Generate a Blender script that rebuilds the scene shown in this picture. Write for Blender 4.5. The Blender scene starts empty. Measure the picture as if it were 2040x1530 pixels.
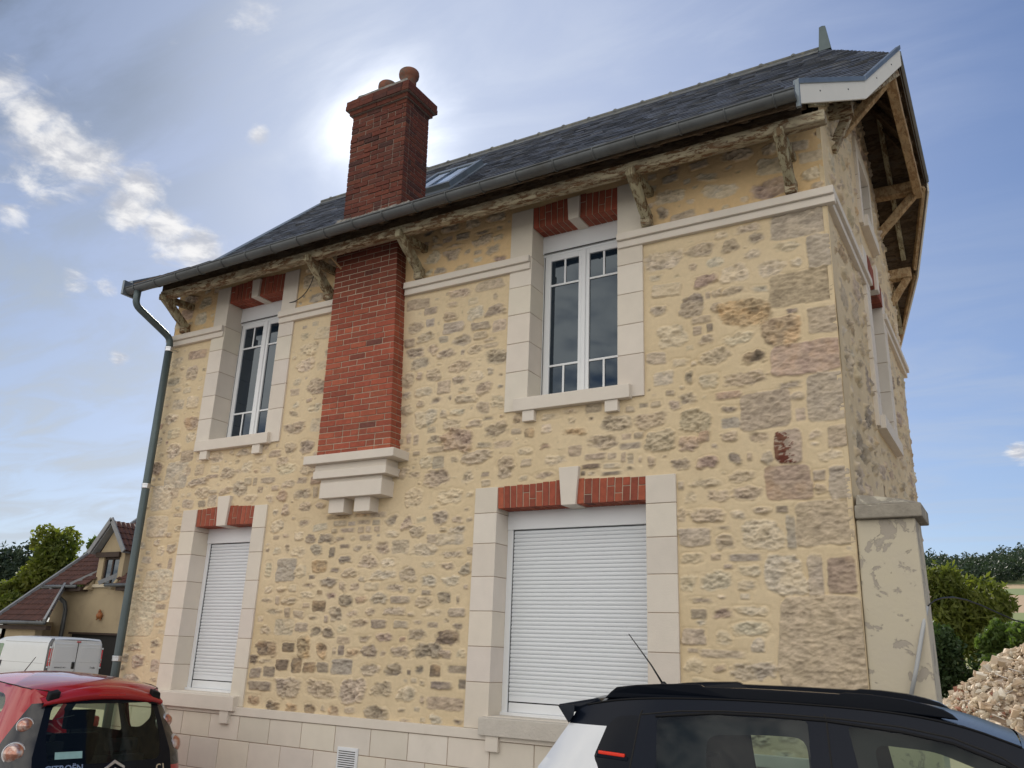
import bpy, math, random
import numpy as np
from mathutils import Vector, Matrix
from mathutils.geometry import delaunay_2d_cdt
R = math.radians
rng = np.random.default_rng(7)
rnd = random.Random(11)
scene = bpy.context.scene
COL = scene.collection

# ------------------------------------------------------------------ camera
CAM = np.array([8.407, -7.0, 1.7]); FPX = 1681.443
YAW, PITCH, ROLL = R(31.133), R(17.784), R(2.231)
fw = np.array([-math.sin(YAW)*math.cos(PITCH), math.cos(YAW)*math.cos(PITCH), math.sin(PITCH)])
r0 = np.array([math.cos(YAW), math.sin(YAW), 0.0]); u0 = np.cross(r0, fw)
rt = math.cos(ROLL)*r0 + math.sin(ROLL)*u0
up = -math.sin(ROLL)*r0 + math.cos(ROLL)*u0
cd = bpy.data.cameras.new('camera'); cam = bpy.data.objects.new('camera', cd); COL.objects.link(cam)
cam.matrix_world = Matrix(((rt[0], up[0], -fw[0], CAM[0]), (rt[1], up[1], -fw[1], CAM[1]), (rt[2], up[2], -fw[2], CAM[2]), (0, 0, 0, 1)))
cd.sensor_width = 36.0; cd.lens = 36.0*FPX/2040.0; cd.clip_start = 0.1; cd.clip_end = 6000
scene.camera = cam

# ------------------------------------------------------------------ sun, sky, exposure
SUN = np.array([-0.555, 0.631, 0.542]); SUN /= np.linalg.norm(SUN)
SUN_EL = math.asin(SUN[2])
ld = bpy.data.lights.new('sun', 'SUN'); ld.energy = 3.2; ld.angle = R(0.6); ld.color = (1.0, 0.93, 0.82)
sl = bpy.data.objects.new('sun', ld); COL.objects.link(sl)
sl.rotation_mode = 'QUATERNION'; sl.rotation_quaternion = Vector(SUN).to_track_quat('Z', 'Y'); sl.location = (-20, 20, 30)
scene.view_settings.view_transform = 'Standard'; scene.view_settings.look = 'None'
scene.view_settings.exposure = 0.55; scene.view_settings.gamma = 1.0
scene.render.engine = 'CYCLES'
scene.cycles.max_bounces = 8; scene.cycles.diffuse_bounces = 4; scene.cycles.transparent_max_bounces = 24

def NN(nt, typ, **kw):
    n = nt.nodes.new(typ)
    for k, v in kw.items(): setattr(n, k, v)
    return n
def setin(nt, sock, v):
    if isinstance(v, bpy.types.NodeSocket): nt.links.new(v, sock)
    else: sock.default_value = v
def mth(nt, op, a, b=None, c=None, clamp=False):
    n = NN(nt, 'ShaderNodeMath', operation=op, use_clamp=clamp)
    setin(nt, n.inputs[0], a)
    if b is not None: setin(nt, n.inputs[1], b)
    if c is not None: setin(nt, n.inputs[2], c)
    return n.outputs[0]
def vmth(nt, op, a, b=None):
    n = NN(nt, 'ShaderNodeVectorMath', operation=op)
    setin(nt, n.inputs[0], a)
    if b is not None: setin(nt, n.inputs[1], b)
    return n
def rgba(c): return (c[0], c[1], c[2], 1.0)
def mixc(nt, f, a, b, typ='MIX'):
    n = NN(nt, 'ShaderNodeMix', data_type='RGBA', blend_type=typ)
    setin(nt, n.inputs[0], f)
    setin(nt, n.inputs[6], rgba(a) if isinstance(a, tuple) else a)
    setin(nt, n.inputs[7], rgba(b) if isinstance(b, tuple) else b)
    return n.outputs[2]
def noise(nt, vec, scale, detail=4.0, rough=0.55, dist=0.0):
    n = NN(nt, 'ShaderNodeTexNoise'); n.inputs['Scale'].default_value = scale
    n.inputs['Detail'].default_value = detail; n.inputs['Roughness'].default_value = rough
    n.inputs['Distortion'].default_value = dist
    if vec is not None: nt.links.new(vec, n.inputs['Vector'])
    return n.outputs['Fac']
def sstep(nt, x, a, b):
    n = NN(nt, 'ShaderNodeMapRange', interpolation_type='SMOOTHSTEP')
    setin(nt, n.inputs[0], x); n.inputs[1].default_value = a; n.inputs[2].default_value = b
    return n.outputs[0]

world = bpy.data.worlds.new('World'); scene.world = world; world.use_nodes = True
wt = world.node_tree; wt.nodes.clear()
def build_world():
    nt = wt
    out = NN(nt, 'ShaderNodeOutputWorld'); bg = NN(nt, 'ShaderNodeBackground'); nt.links.new(bg.outputs[0], out.inputs[0])
    sky = NN(nt, 'ShaderNodeTexSky', sky_type='NISHITA'); sky.sun_disc = False
    sky.sun_elevation = SUN_EL; sky.sun_rotation = math.atan2(SUN[0], SUN[1]); sky.air_density = 1.0; sky.dust_density = 0.8; sky.ozone_density = 2.0; sky.altitude = 150
    tc = NN(nt, 'ShaderNodeTexCoord'); dirv = vmth(nt, 'NORMALIZE', tc.outputs['Generated']).outputs[0]
    sep = NN(nt, 'ShaderNodeSeparateXYZ'); nt.links.new(dirv, sep.inputs[0])
    zc = mth(nt, 'MAXIMUM', mth(nt, 'ADD', sep.outputs[2], 0.10), 0.06)
    px = mth(nt, 'DIVIDE', sep.outputs[0], zc); py = mth(nt, 'DIVIDE', sep.outputs[1], zc)
    cmb = NN(nt, 'ShaderNodeCombineXYZ'); nt.links.new(px, cmb.inputs[0]); nt.links.new(py, cmb.inputs[1])
    pv = cmb.outputs[0]
    base = mixc(nt, 1.0, sky.outputs[0], (0.058, 0.063, 0.075), 'MULTIPLY')
    # sun aureole through thin cloud
    sd = vmth(nt, 'DOT_PRODUCT', dirv, tuple(SUN)).outputs['Value']
    sdc = mth(nt, 'MAXIMUM', sd, 0.0)
    g1 = mth(nt, 'POWER', sdc, 600.0); g2 = mth(nt, 'POWER', sdc, 130.0); gk = mth(nt, 'POWER', sdc, 16.0); g3 = mth(nt, 'POWER', sdc, 9.0)
    # veil of cirrus, streaked
    mp = NN(nt, 'ShaderNodeMapping'); mp.inputs['Rotation'].default_value = (0, 0, R(35)); mp.inputs['Scale'].default_value = (0.75, 2.0, 1)
    nt.links.new(pv, mp.inputs[0])
    ci = sstep(nt, noise(nt, mp.outputs[0], 1.1, 7.0, 0.55, 0.5), 0.46, 0.86)
    ci2 = sstep(nt, noise(nt, mp.outputs[0], 2.2, 8.0, 0.58, 0.6), 0.36, 0.70)
    mp2 = NN(nt, 'ShaderNodeMapping'); mp2.inputs['Rotation'].default_value = (0, 0, R(-20)); mp2.inputs['Location'].default_value = (3.1, 0.7, 0); mp2.inputs['Scale'].default_value = (1.0, 1.6, 1)
    nt.links.new(pv, mp2.inputs[0])
    veil = sstep(nt, noise(nt, mp2.outputs[0], 0.45, 3.0, 0.5, 0.2), 0.35, 0.85)
    base = mixc(nt, mth(nt, 'MULTIPLY', gk, 0.90), base, (0.25, 0.315, 0.45))
    # clumped altocumulus in patches of the sky: direction centre, spread, threshold
    det = noise(nt, pv, 8.0, 12.0, 0.62, 0.45)
    big = noise(nt, pv, 1.5, 4.0, 0.5, 0.0)
    dens = mth(nt, 'ADD', mth(nt, 'MULTIPLY', det, 0.6), mth(nt, 'MULTIPLY', big, 0.4))
    puff = None
    for (dx, dy, dz), sharp, amt in CLOUDS:
        v = np.array((dx, dy, dz)); v = v/np.linalg.norm(v)
        dd = vmth(nt, 'DOT_PRODUCT', dirv, tuple(v)).outputs['Value']
        m = mth(nt, 'POWER', mth(nt, 'MAXIMUM', dd, 0.0), sharp)
        t = mth(nt, 'MULTIPLY', m, amt)
        puff = t if puff is None else mth(nt, 'MAXIMUM', puff, t)
    cu = sstep(nt, mth(nt, 'ADD', dens, mth(nt, 'MULTIPLY', puff, 0.34)), 0.67, 0.87)
    cu = mth(nt, 'MULTIPLY', cu, mth(nt, 'MINIMUM', mth(nt, 'MULTIPLY', puff, 3.0), 1.0))
    # haze toward horizon
    hz = mth(nt, 'POWER', mth(nt, 'SUBTRACT', 1.0, mth(nt, 'MINIMUM', mth(nt, 'MAXIMUM', sep.outputs[2], 0.0), 1.0)), 9.0)
    c = mixc(nt, mth(nt, 'MULTIPLY', hz, 0.40), base, (0.26, 0.35, 0.48))
    c = mixc(nt, mth(nt, 'MULTIPLY', veil, 0.30), c, (0.23, 0.29, 0.40))
    for (vv, sharp, amt, colr) in VEILS:
        dd = vmth(nt, 'DOT_PRODUCT', dirv, vv).outputs['Value']
        m = mth(nt, 'POWER', mth(nt, 'MAXIMUM', dd, 0.0), sharp)
        c = mixc(nt, mth(nt, 'MULTIPLY', mth(nt, 'MULTIPLY', m, amt), mth(nt, 'ADD', mth(nt, 'MULTIPLY', ci2, 0.8), 0.35), clamp=True), c, colr)
    c = mixc(nt, mth(nt, 'MULTIPLY', ci, 0.30), c, (0.34, 0.39, 0.48))
    c = mixc(nt, mth(nt, 'MULTIPLY', cu, 0.9), c, mixc(nt, sstep(nt, noise(nt, pv, 13.0, 8.0, 0.6, 0.3), 0.35, 0.65), (0.36, 0.375, 0.42), (0.66, 0.65, 0.64)))
    # unseen bright cloud bank behind the camera, added to light the shaded facade
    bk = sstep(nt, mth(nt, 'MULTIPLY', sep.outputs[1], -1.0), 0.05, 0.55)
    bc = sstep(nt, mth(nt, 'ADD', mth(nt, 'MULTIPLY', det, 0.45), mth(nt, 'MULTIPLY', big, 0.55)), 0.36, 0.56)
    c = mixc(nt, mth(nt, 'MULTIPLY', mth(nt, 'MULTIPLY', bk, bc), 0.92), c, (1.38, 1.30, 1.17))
    glow = mth(nt, 'ADD', mth(nt, 'MULTIPLY', g1, 0.9), mth(nt, 'ADD', mth(nt, 'MULTIPLY', g2, 0.18), mth(nt, 'MULTIPLY', g3, 0.012)))
    glow = mth(nt, 'MULTIPLY', glow, mth(nt, 'ADD', mth(nt, 'MULTIPLY', ci2, 0.9), 0.45))
    gcol = mixc(nt, 1.0, (0.0, 0.0, 0.0), (1.0, 0.98, 0.92))
    gv = vmth(nt, 'SCALE', gcol); gv.inputs['Scale'].default_value = 1.0; nt.links.new(glow, gv.inputs['Scale'])
    c = mixc(nt, 1.0, c, gv.outputs[0], 'ADD')
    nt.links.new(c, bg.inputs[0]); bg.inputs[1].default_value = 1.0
def pixdir(px, py):
    d = fw + rt*(px-1020)/FPX - up*(py-765)/FPX
    return tuple(d/np.linalg.norm(d))
CLOUDS = [(pixdir(x, y), sh, am) for x, y, sh, am in ((15, 165, 900, .95), (55, 225, 900, 1.0), (30, 290, 900, .8), (110, 285, 800, 1.0), (40, 350, 700, .85), (160, 335, 900, 1.05), (120, 380, 900, .9), (215, 330, 1500, .95), (285, 365, 1500, 1.1), (255, 415, 1200, .95), (330, 455, 1500, .95), (400, 490, 1800, .9),
          (15, 425, 2500, .9), (520, 270, 6000, .85), (235, 720, 9000, .95), (150, 565, 4000, .75), (210, 570, 6000, .7), (380, 70, 900, .55), (500, 50, 700, .6), (560, 110, 700, .55), (2035, 905, 8000, .9))]
CLOUDS += [((0.3, -0.8, 0.6), 6, 0.85), ((-0.6, -0.7, 0.35), 8, 0.8), ((0.8, -0.5, 0.4), 10, 0.8)]  # unseen clouds behind the camera, added to fill the facade
VEILS = [(pixdir(40, 20), 50, 1.0, (0.10, 0.135, 0.20)), (pixdir(20, 640), 60, 0.75, (0.20, 0.25, 0.33)), (pixdir(1250, 130), 30, 0.8, (0.38, 0.43, 0.54)), (pixdir(620, 120), 70, 0.5, (0.37, 0.41, 0.49)), (pixdir(100, 900), 45, 0.8, (0.38, 0.42, 0.47)), (pixdir(1950, 900), 60, 0.4, (0.36, 0.40, 0.46))]
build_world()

# ------------------------------------------------------------------ mesh helpers
ORG = {}
class MB:
    """collects faces and links them as one mesh object; coordinates are world (or thing) coordinates"""
    def __init__(s): s.v = []; s.f = []; s.mi = []; s.col = []; s.cur = (0.5, 0.5, 0.5)
    def add(s, vs, fs, mi=0, col=None):
        b = len(s.v); s.v += [tuple(map(float, p)) for p in vs]
        s.f += [tuple(b+i for i in f) for f in fs]; s.mi += [mi]*len(fs)
        c = col if col is not None else s.cur; s.col += [c]*len(vs)
        return s
    def hexa(s, p, mi=0, col=None):
        return s.add(p, [(0, 3, 2, 1), (4, 5, 6, 7), (0, 1, 5, 4), (1, 2, 6, 5), (2, 3, 7, 6), (3, 0, 4, 7)], mi, col)
    def box(s, x0, x1, y0, y1, z0, z1, mi=0, col=None):
        if x0 > x1: x0, x1 = x1, x0
        if y0 > y1: y0, y1 = y1, y0
        if z0 > z1: z0, z1 = z1, z0
        return s.hexa([(x0, y0, z0), (x1, y0, z0), (x1, y1, z0), (x0, y1, z0), (x0, y0, z1), (x1, y0, z1), (x1, y1, z1), (x0, y1, z1)], mi, col)
    def beam(s, a, b, w, h, upv=(0, 0, 1), mi=0, col=None, wob=0.0, seg=1):
        a = np.array(a, float); b = np.array(b, float); d = b-a; L = np.linalg.norm(d); d /= L
        u = np.array(upv, float); sd = np.cross(d, u); sd /= np.linalg.norm(sd); u = np.cross(sd, d)
        vs = []
        for i in range(seg+1):
            c = a+(b-a)*i/seg
            for (p, q) in ((-1, -1), (1, -1), (1, 1), (-1, 1)):
                k = 1+rnd.uniform(-wob, wob)
                vs.append(c+sd*p*w/2*k+u*q*h/2*(1+rnd.uniform(-wob, wob)))
        fs = [(0, 1, 2, 3)[::-1], tuple(range(seg*4, seg*4+4))]
        fs = [(3, 2, 1, 0), (seg*4, seg*4+1, seg*4+2, seg*4+3)]
        for i in range(seg):
            for k in range(4):
                fs.append((i*4+k, i*4+(k+1) % 4, (i+1)*4+(k+1) % 4, (i+1)*4+k))
        return s.add(vs, fs, mi, col)
    def tube(s, pts, r, n=10, mi=0, col=None, caps=True):
        pts = [np.array(p, float) for p in pts]; m = len(pts)
        rs = r if isinstance(r, (list, tuple)) else [r]*m
        vs = []; prev = None
        for i, p in enumerate(pts):
            t = pts[min(i+1, m-1)]-pts[max(i-1, 0)]; t /= np.linalg.norm(t)
            if prev is None:
                a = np.array((0, 0, 1.0)) if abs(t[2]) < .9 else np.array((1.0, 0, 0))
                prev = np.cross(t, a); prev /= np.linalg.norm(prev)
            prev = prev-t*(prev@t); prev /= np.linalg.norm(prev); q = np.cross(t, prev)
            for k in range(n):
                an = 2*math.pi*k/n; vs.append(p+rs[i]*(math.cos(an)*prev+math.sin(an)*q))
        fs = []
        for i in range(m-1):
            for k in range(n): fs.append((i*n+k, i*n+(k+1) % n, (i+1)*n+(k+1) % n, (i+1)*n+k))
        if caps: fs += [tuple(range(n))[::-1], tuple(range((m-1)*n, m*n))]
        return s.add(vs, fs, mi, col)
    def lathe(s, prof, c=(0, 0, 0), n=24, axis='z', mi=0, col=None):
        vs = []
        for (r, h) in prof:
            for k in range(n):
                a = 2*math.pi*k/n; x, y = r*math.cos(a), r*math.sin(a)
                p = {'z': (x, y, h), 'y': (x, h, y), 'x': (h, x, y)}[axis]
                vs.append((c[0]+p[0], c[1]+p[1], c[2]+p[2]))
        fs = []
        for i in range(len(prof)-1):
            for k in range(n):
                q = (i*n+k, i*n+(k+1) % n, (i+1)*n+(k+1) % n, (i+1)*n+k)
                fs.append(q if axis != 'y' else q[::-1])
        return s.add(vs, fs, mi, col)
    def prism(s, poly, axis, a0, a1, mi=0, col=None):
        n = len(poly)
        def P(u, v, a): return {'x': (a, u, v), 'y': (u, a, v), 'z': (u, v, a)}[axis]
        vs = [P(u, v, a0) for u, v in poly]+[P(u, v, a1) for u, v in poly]
        fs = [tuple(range(n)), tuple(range(n, 2*n))[::-1]]+[(i, i+n, (i+1) % n+n, (i+1) % n) for i in range(n)]
        return s.add(vs, fs, mi, col)
    def build(s, name, mats, parent=None, smooth=False, bevel=0, seg=1, fixn=True, origin=None):
        if not isinstance(mats, (list, tuple)): mats = [mats]
        o_ = np.array(ORG.get(parent.name, (0, 0, 0)) if parent is not None else (0, 0, 0), float)
        if origin is not None and parent is None: o_ = np.array(origin, float)
        me = bpy.data.meshes.new(name)
        V = np.array(s.v, float)-o_
        me.from_pydata(V.tolist(), [], s.f)
        me.polygons.foreach_set('material_index', s.mi)
        for m in mats: me.materials.append(m)
        ca = me.color_attributes.new('Col', 'FLOAT_COLOR', 'POINT')
        arr = np.ones((len(s.v), 4), np.float32); arr[:, :3] = np.array(s.col, np.float32); ca.data.foreach_set('color', arr.ravel())
        if smooth: me.polygons.foreach_set('use_smooth', [True]*len(s.f))
        ob = bpy.data.objects.new(name, me); COL.objects.link(ob)
        if parent is not None: ob.parent = parent; ORG[ob.name] = tuple(o_)
        elif origin is not None: ob.location = tuple(o_); ORG[ob.name] = tuple(o_)
        if fixn:
            import bmesh
            bm = bmesh.new(); bm.from_mesh(me); bmesh.ops.recalc_face_normals(bm, faces=bm.faces); bm.to_mesh(me); bm.free()
        if bevel:
            b = ob.modifiers.new('bevel', 'BEVEL'); b.width = bevel; b.segments = seg; b.limit_method = 'ANGLE'; b.angle_limit = R(40); b.harden_normals = False
        me.update(); return ob
def tag(o, label=None, cat=None, group=None, kind=None):
    if label: o['label'] = label
    if cat: o['category'] = cat
    if group: o['group'] = group
    if kind: o['kind'] = kind
    return o
def thing(name, loc, label, cat, group=None, rotz=0.0):
    o = bpy.data.objects.new(name, None); COL.objects.link(o); o.location = loc; o.rotation_euler = (0, 0, rotz)
    ORG[o.name] = tuple(loc) if rotz == 0.0 else (0, 0, 0)
    return tag(o, label, cat, group)
def plabel(o, text): o['label'] = text; return o

def fnoise(shape, cells, seed, octs=4, rough=0.5):
    """fractal value noise in 0..1 on an n x m grid; cells = features along each axis"""
    g = np.random.default_rng(seed); n, m = shape; out = np.zeros(shape); amp = 1.0; tot = 0
    cx, cy = cells
    for o in range(octs):
        a, b = max(2, int(cx)+2), max(2, int(cy)+2); r = g.random((a, b))
        x = np.linspace(0, min(cx, a-1.001), n); y = np.linspace(0, min(cy, b-1.001), m)
        xi = np.clip(x.astype(int), 0, a-2); yi = np.clip(y.astype(int), 0, b-2); fx = x-xi; fy = y-yi
        fx = fx*fx*(3-2*fx); fy = fy*fy*(3-2*fy)
        A = r[xi][:, yi]; B = r[xi+1][:, yi]; C_ = r[xi][:, yi+1]; D = r[xi+1][:, yi+1]
        out += amp*((A*(1-fx[:, None])+B*fx[:, None])*(1-fy[None])+(C_*(1-fx[:, None])+D*fx[:, None])*fy[None])
        tot += amp; amp *= rough; cx *= 2; cy *= 2
    return out/tot

# ------------------------------------------------------------------ materials
MT = {}
def newmat(name):
    m = bpy.data.materials.new(name); m.use_nodes = True; nt = m.node_tree; nt.nodes.clear()
    out = NN(nt, 'ShaderNodeOutputMaterial'); b = NN(nt, 'ShaderNodeBsdfPrincipled'); nt.links.new(b.outputs[0], out.inputs[0])
    MT[name] = m; return m, nt, b, out
def mat(name, color, rough=0.7, metal=0.0, var=0.12, vscale=6.0, c2=None, bump=0.0, bscale=60.0, attr=False, coat=0.0, spec=0.5, stretch=None, tint=False, dirt=None, dscale=1.6, dlim=(0.5, 0.72)):
    m, nt, b, out = newmat(name)
    tc = NN(nt, 'ShaderNodeTexCoord'); vec = tc.outputs['Object']
    if stretch:
        mp = NN(nt, 'ShaderNodeMapping'); mp.inputs['Scale'].default_value = stretch; nt.links.new(vec, mp.inputs[0]); vec = mp.outputs[0]
    if attr:
        at = NN(nt, 'ShaderNodeAttribute', attribute_name='Col'); base = at.outputs['Color']
    else:
        n0 = NN(nt, 'ShaderNodeRGB'); n0.outputs[0].default_value = rgba(color); base = n0.outputs[0]
    if tint:
        at = NN(nt, 'ShaderNodeAttribute', attribute_name='Col'); base = mixc(nt, 1.0, base, mixc(nt, 1.0, at.outputs['Color'], (2.0, 2.0, 2.0), 'MULTIPLY'), 'MULTIPLY')
    if c2 is not None:
        base = mixc(nt, sstep(nt, noise(nt, vec, vscale*0.6, 6, 0.6, 0.4), 0.42, 0.62), base, c2)
    if dirt is not None:
        base = mixc(nt, mth(nt, 'MULTIPLY', sstep(nt, noise(nt, vec, dscale, 8, 0.68, 0.6), dlim[0], dlim[1]), 0.85), base, dirt)
    if var:
        f = noise(nt, vec, vscale, 6, 0.6)
        hs = NN(nt, 'ShaderNodeHueSaturation'); nt.links.new(base, hs.inputs['Color'])
        setin(nt, hs.inputs['Value'], mth(nt, 'ADD', mth(nt, 'MULTIPLY', mth(nt, 'SUBTRACT', f, 0.5), 2*var*1.8), 1.0)); base = hs.outputs[0]
    nt.links.new(base, b.inputs['Base Color'])
    b.inputs['Roughness'].default_value = rough; b.inputs['Metallic'].default_value = metal
    b.inputs['Specular IOR Level'].default_value = spec
    if coat: b.inputs['Coat Weight'].default_value = coat; b.inputs['Coat Roughness'].default_value = 0.04
    if bump:
        bp = NN(nt, 'ShaderNodeBump'); bp.inputs['Strength'].default_value = bump; bp.inputs['Distance'].default_value = 0.01
        nt.links.new(noise(nt, vec, bscale, 8, 0.65), bp.inputs['Height']); nt.links.new(bp.outputs[0], b.inputs['Normal'])
    return m
def glassmat(name, tint, refl=1.5, rough=0.0):
    m, nt, b, out = newmat(name); nt.nodes.remove(b)
    tr = NN(nt, 'ShaderNodeBsdfTransparent'); tr.inputs[0].default_value = rgba(tint)
    gl = NN(nt, 'ShaderNodeBsdfGlossy'); gl.inputs['Roughness'].default_value = rough; gl.inputs[0].default_value = (0.9, 0.95, 1, 1)
    fr = NN(nt, 'ShaderNodeFresnel'); geo = NN(nt, 'ShaderNodeNewGeometry'); nt.links.new(mth(nt, 'ADD', refl, mth(nt, 'MULTIPLY', geo.outputs['Backfacing'], 1.0/refl-refl)), fr.inputs[0])
    mx = NN(nt, 'ShaderNodeMixShader'); nt.links.new(fr.outputs[0], mx.inputs[0]); nt.links.new(tr.outputs[0], mx.inputs[1]); nt.links.new(gl.outputs[0], mx.inputs[2])
    nt.links.new(mx.outputs[0], out.inputs[0]); return m
def woodmat(name, pale, brown, grey, st=(1, 1, 1)):
    m, nt, b, out = newmat(name); tc = NN(nt, 'ShaderNodeTexCoord'); mp = NN(nt, 'ShaderNodeMapping'); mp.inputs['Scale'].default_value = st; nt.links.new(tc.outputs['Object'], mp.inputs[0]); v = mp.outputs[0]
    n1 = noise(nt, v, 24.0, 10, 0.72, 0.35); a = sstep(nt, n1, 0.46, 0.52)
    c = mixc(nt, a, brown, pale)
    g = sstep(nt, noise(nt, v, 8.0, 9, 0.72, 0.3), 0.48, 0.60)
    c = mixc(nt, mth(nt, 'MULTIPLY', g, 0.75), c, grey)
    k = sstep(nt, noise(nt, v, 45.0, 6, 0.7, 0.3), 0.60, 0.66)
    c = mixc(nt, mth(nt, 'MULTIPLY', k, 0.75), c, (0.05, 0.03, 0.02))
    nt.links.new(c, b.inputs['Base Color']); b.inputs['Roughness'].default_value = 0.9; b.inputs['Specular IOR Level'].default_value = .2
    bp = NN(nt, 'ShaderNodeBump'); bp.inputs['Strength'].default_value = 0.7; bp.inputs['Distance'].default_value = 0.008
    nt.links.new(mth(nt, 'ADD', noise(nt, v, 40.0, 9, 0.75, 0.2), mth(nt, 'MULTIPLY', a, .6)), bp.inputs['Height']); nt.links.new(bp.outputs[0], b.inputs['Normal'])
    return m

mat('masonry', (0.5, 0.4, 0.25), 0.9, attr=True, var=0.07, vscale=22, bump=0.5, bscale=150)
mat('mortar', (0.64, 0.52, 0.335), 0.9, var=0.07, vscale=8, bump=.4)
mat('brick', (0.3, 0.08, 0.05), 0.85, attr=True, var=0.22, vscale=26, bump=0.6, bscale=120)
mat('old_brick', (0.3, 0.08, 0.05), 0.9, attr=True, var=0.28, vscale=16, bump=0.9, bscale=90, dirt=(0.06, 0.04, 0.032), dscale=4.0, dlim=(0.56, 0.75))
mat('dressing', (0.68, 0.62, 0.54), 0.85, tint=True, dirt=(.50, .44, .365), dscale=1.3, dlim=(.58, .95), var=0.05, vscale=5.0, bump=0.3, bscale=110)
mat('dressing_joint', (0.34, 0.24, 0.17), 0.9, var=0.08)
mat('coarse_render', (0.55, 0.51, 0.45), 0.9, var=0.08, vscale=9, bump=0.9, bscale=45)
mat('white_plastic', (0.74, 0.76, 0.78), 0.35, var=0.015, vscale=3, spec=0.4)
mat('shutter_white', (0.70, 0.73, 0.76), 0.45, var=0.02, vscale=2, spec=0.4)
mat('slate', (0.08, 0.085, 0.1), 0.5, attr=True, var=0.12, vscale=20, bump=0.45, bscale=60, dirt=(0.20, 0.20, 0.16), dscale=7.0, dlim=(0.66, 0.76), spec=0.5)
mat('zinc', (0.20, 0.235, 0.26), 0.42, metal=0.55, var=0.15, vscale=5, bump=0.08, bscale=12, dirt=(0.12, 0.13, 0.13), dscale=3.0, dlim=(0.5, 0.8))
mat('gutter_zinc', (0.115, 0.125, 0.13), 0.5, metal=0.35, var=0.2, vscale=4, bump=0.06, bscale=10, dirt=(0.07, 0.07, 0.065), dscale=2.4, dlim=(0.45, 0.75))
mat('pipe_zinc', (0.085, 0.115, 0.12), 0.45, metal=0.35, var=0.14, vscale=4, dirt=(0.13, 0.15, 0.15), dscale=3.0, dlim=(0.55, 0.8))
mat('lead', (0.13, 0.135, 0.13), 0.7, var=0.3, vscale=14, bump=0.6, bscale=40, dirt=(0.22, 0.21, 0.16), dscale=9, dlim=(0.5, 0.65))
woodmat('peeling_wood', (0.44, 0.38, 0.26), (0.17, 0.10, 0.055), (0.32, 0.28, 0.20), (.30, 1, 1))
woodmat('green_wood', (0.40, 0.36, 0.24), (0.17, 0.115, 0.065), (0.30, 0.27, 0.18), (1, .5, .28))
woodmat('tan_wood', (0.46, 0.33, 0.19), (0.30, 0.19, 0.10), (0.40, 0.30, 0.18), (1, .35, .6))
woodmat('dark_wood', (0.13, 0.09, 0.055), (0.075, 0.05, 0.03), (0.15, 0.12, 0.09), (.3, 1, 1))
mat('barge_white', (0.66, 0.65, 0.60), 0.6, var=0.04, vscale=4, dirt=(0.45, 0.43, 0.38), dscale=3, dlim=(0.6, 0.85))
mat('dark_gap', (0.015, 0.014, 0.013), 0.9, var=0)
mat('terracotta', (0.20, 0.075, 0.042), 0.8, var=0.25, vscale=14, dirt=(0.12, 0.10, 0.08), dscale=9, dlim=(0.45, 0.6), bump=0.3)
mat('cement', (0.26, 0.24, 0.21), 0.95, var=0.35, vscale=22, bump=1.0, bscale=60, dirt=(0.09, 0.09, 0.075), dscale=12, dlim=(0.45, 0.6))
mat('black_plastic', (0.012, 0.012, 0.013), 0.45, var=0)
mat('rubber', (0.02, 0.02, 0.02), 0.85, var=0.1)
mat('steel', (0.55, 0.56, 0.58), 0.28, metal=1.0, var=0.03)
def windowglass():
    m, nt, b, out = newmat('window_glass')
    b.inputs['Base Color'].default_value = (0.008, 0.016, 0.028, 1); b.inputs['Roughness'].default_value = 0.03; b.inputs['IOR'].default_value = 1.7; b.inputs['Specular Tint'].default_value = (0.75, 0.88, 1.0, 1)
    tc = NN(nt, 'ShaderNodeTexCoord'); bp = NN(nt, 'ShaderNodeBump'); bp.inputs['Strength'].default_value = 0.03; bp.inputs['Distance'].default_value = 0.01
    nt.links.new(noise(nt, tc.outputs['Object'], 1.4, 2, 0.5), bp.inputs['Height']); nt.links.new(bp.outputs[0], b.inputs['Normal'])
windowglass()
mat('brick_joint', (0.46, 0.38, 0.29), 0.95, var=.1, vscale=30)
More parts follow.
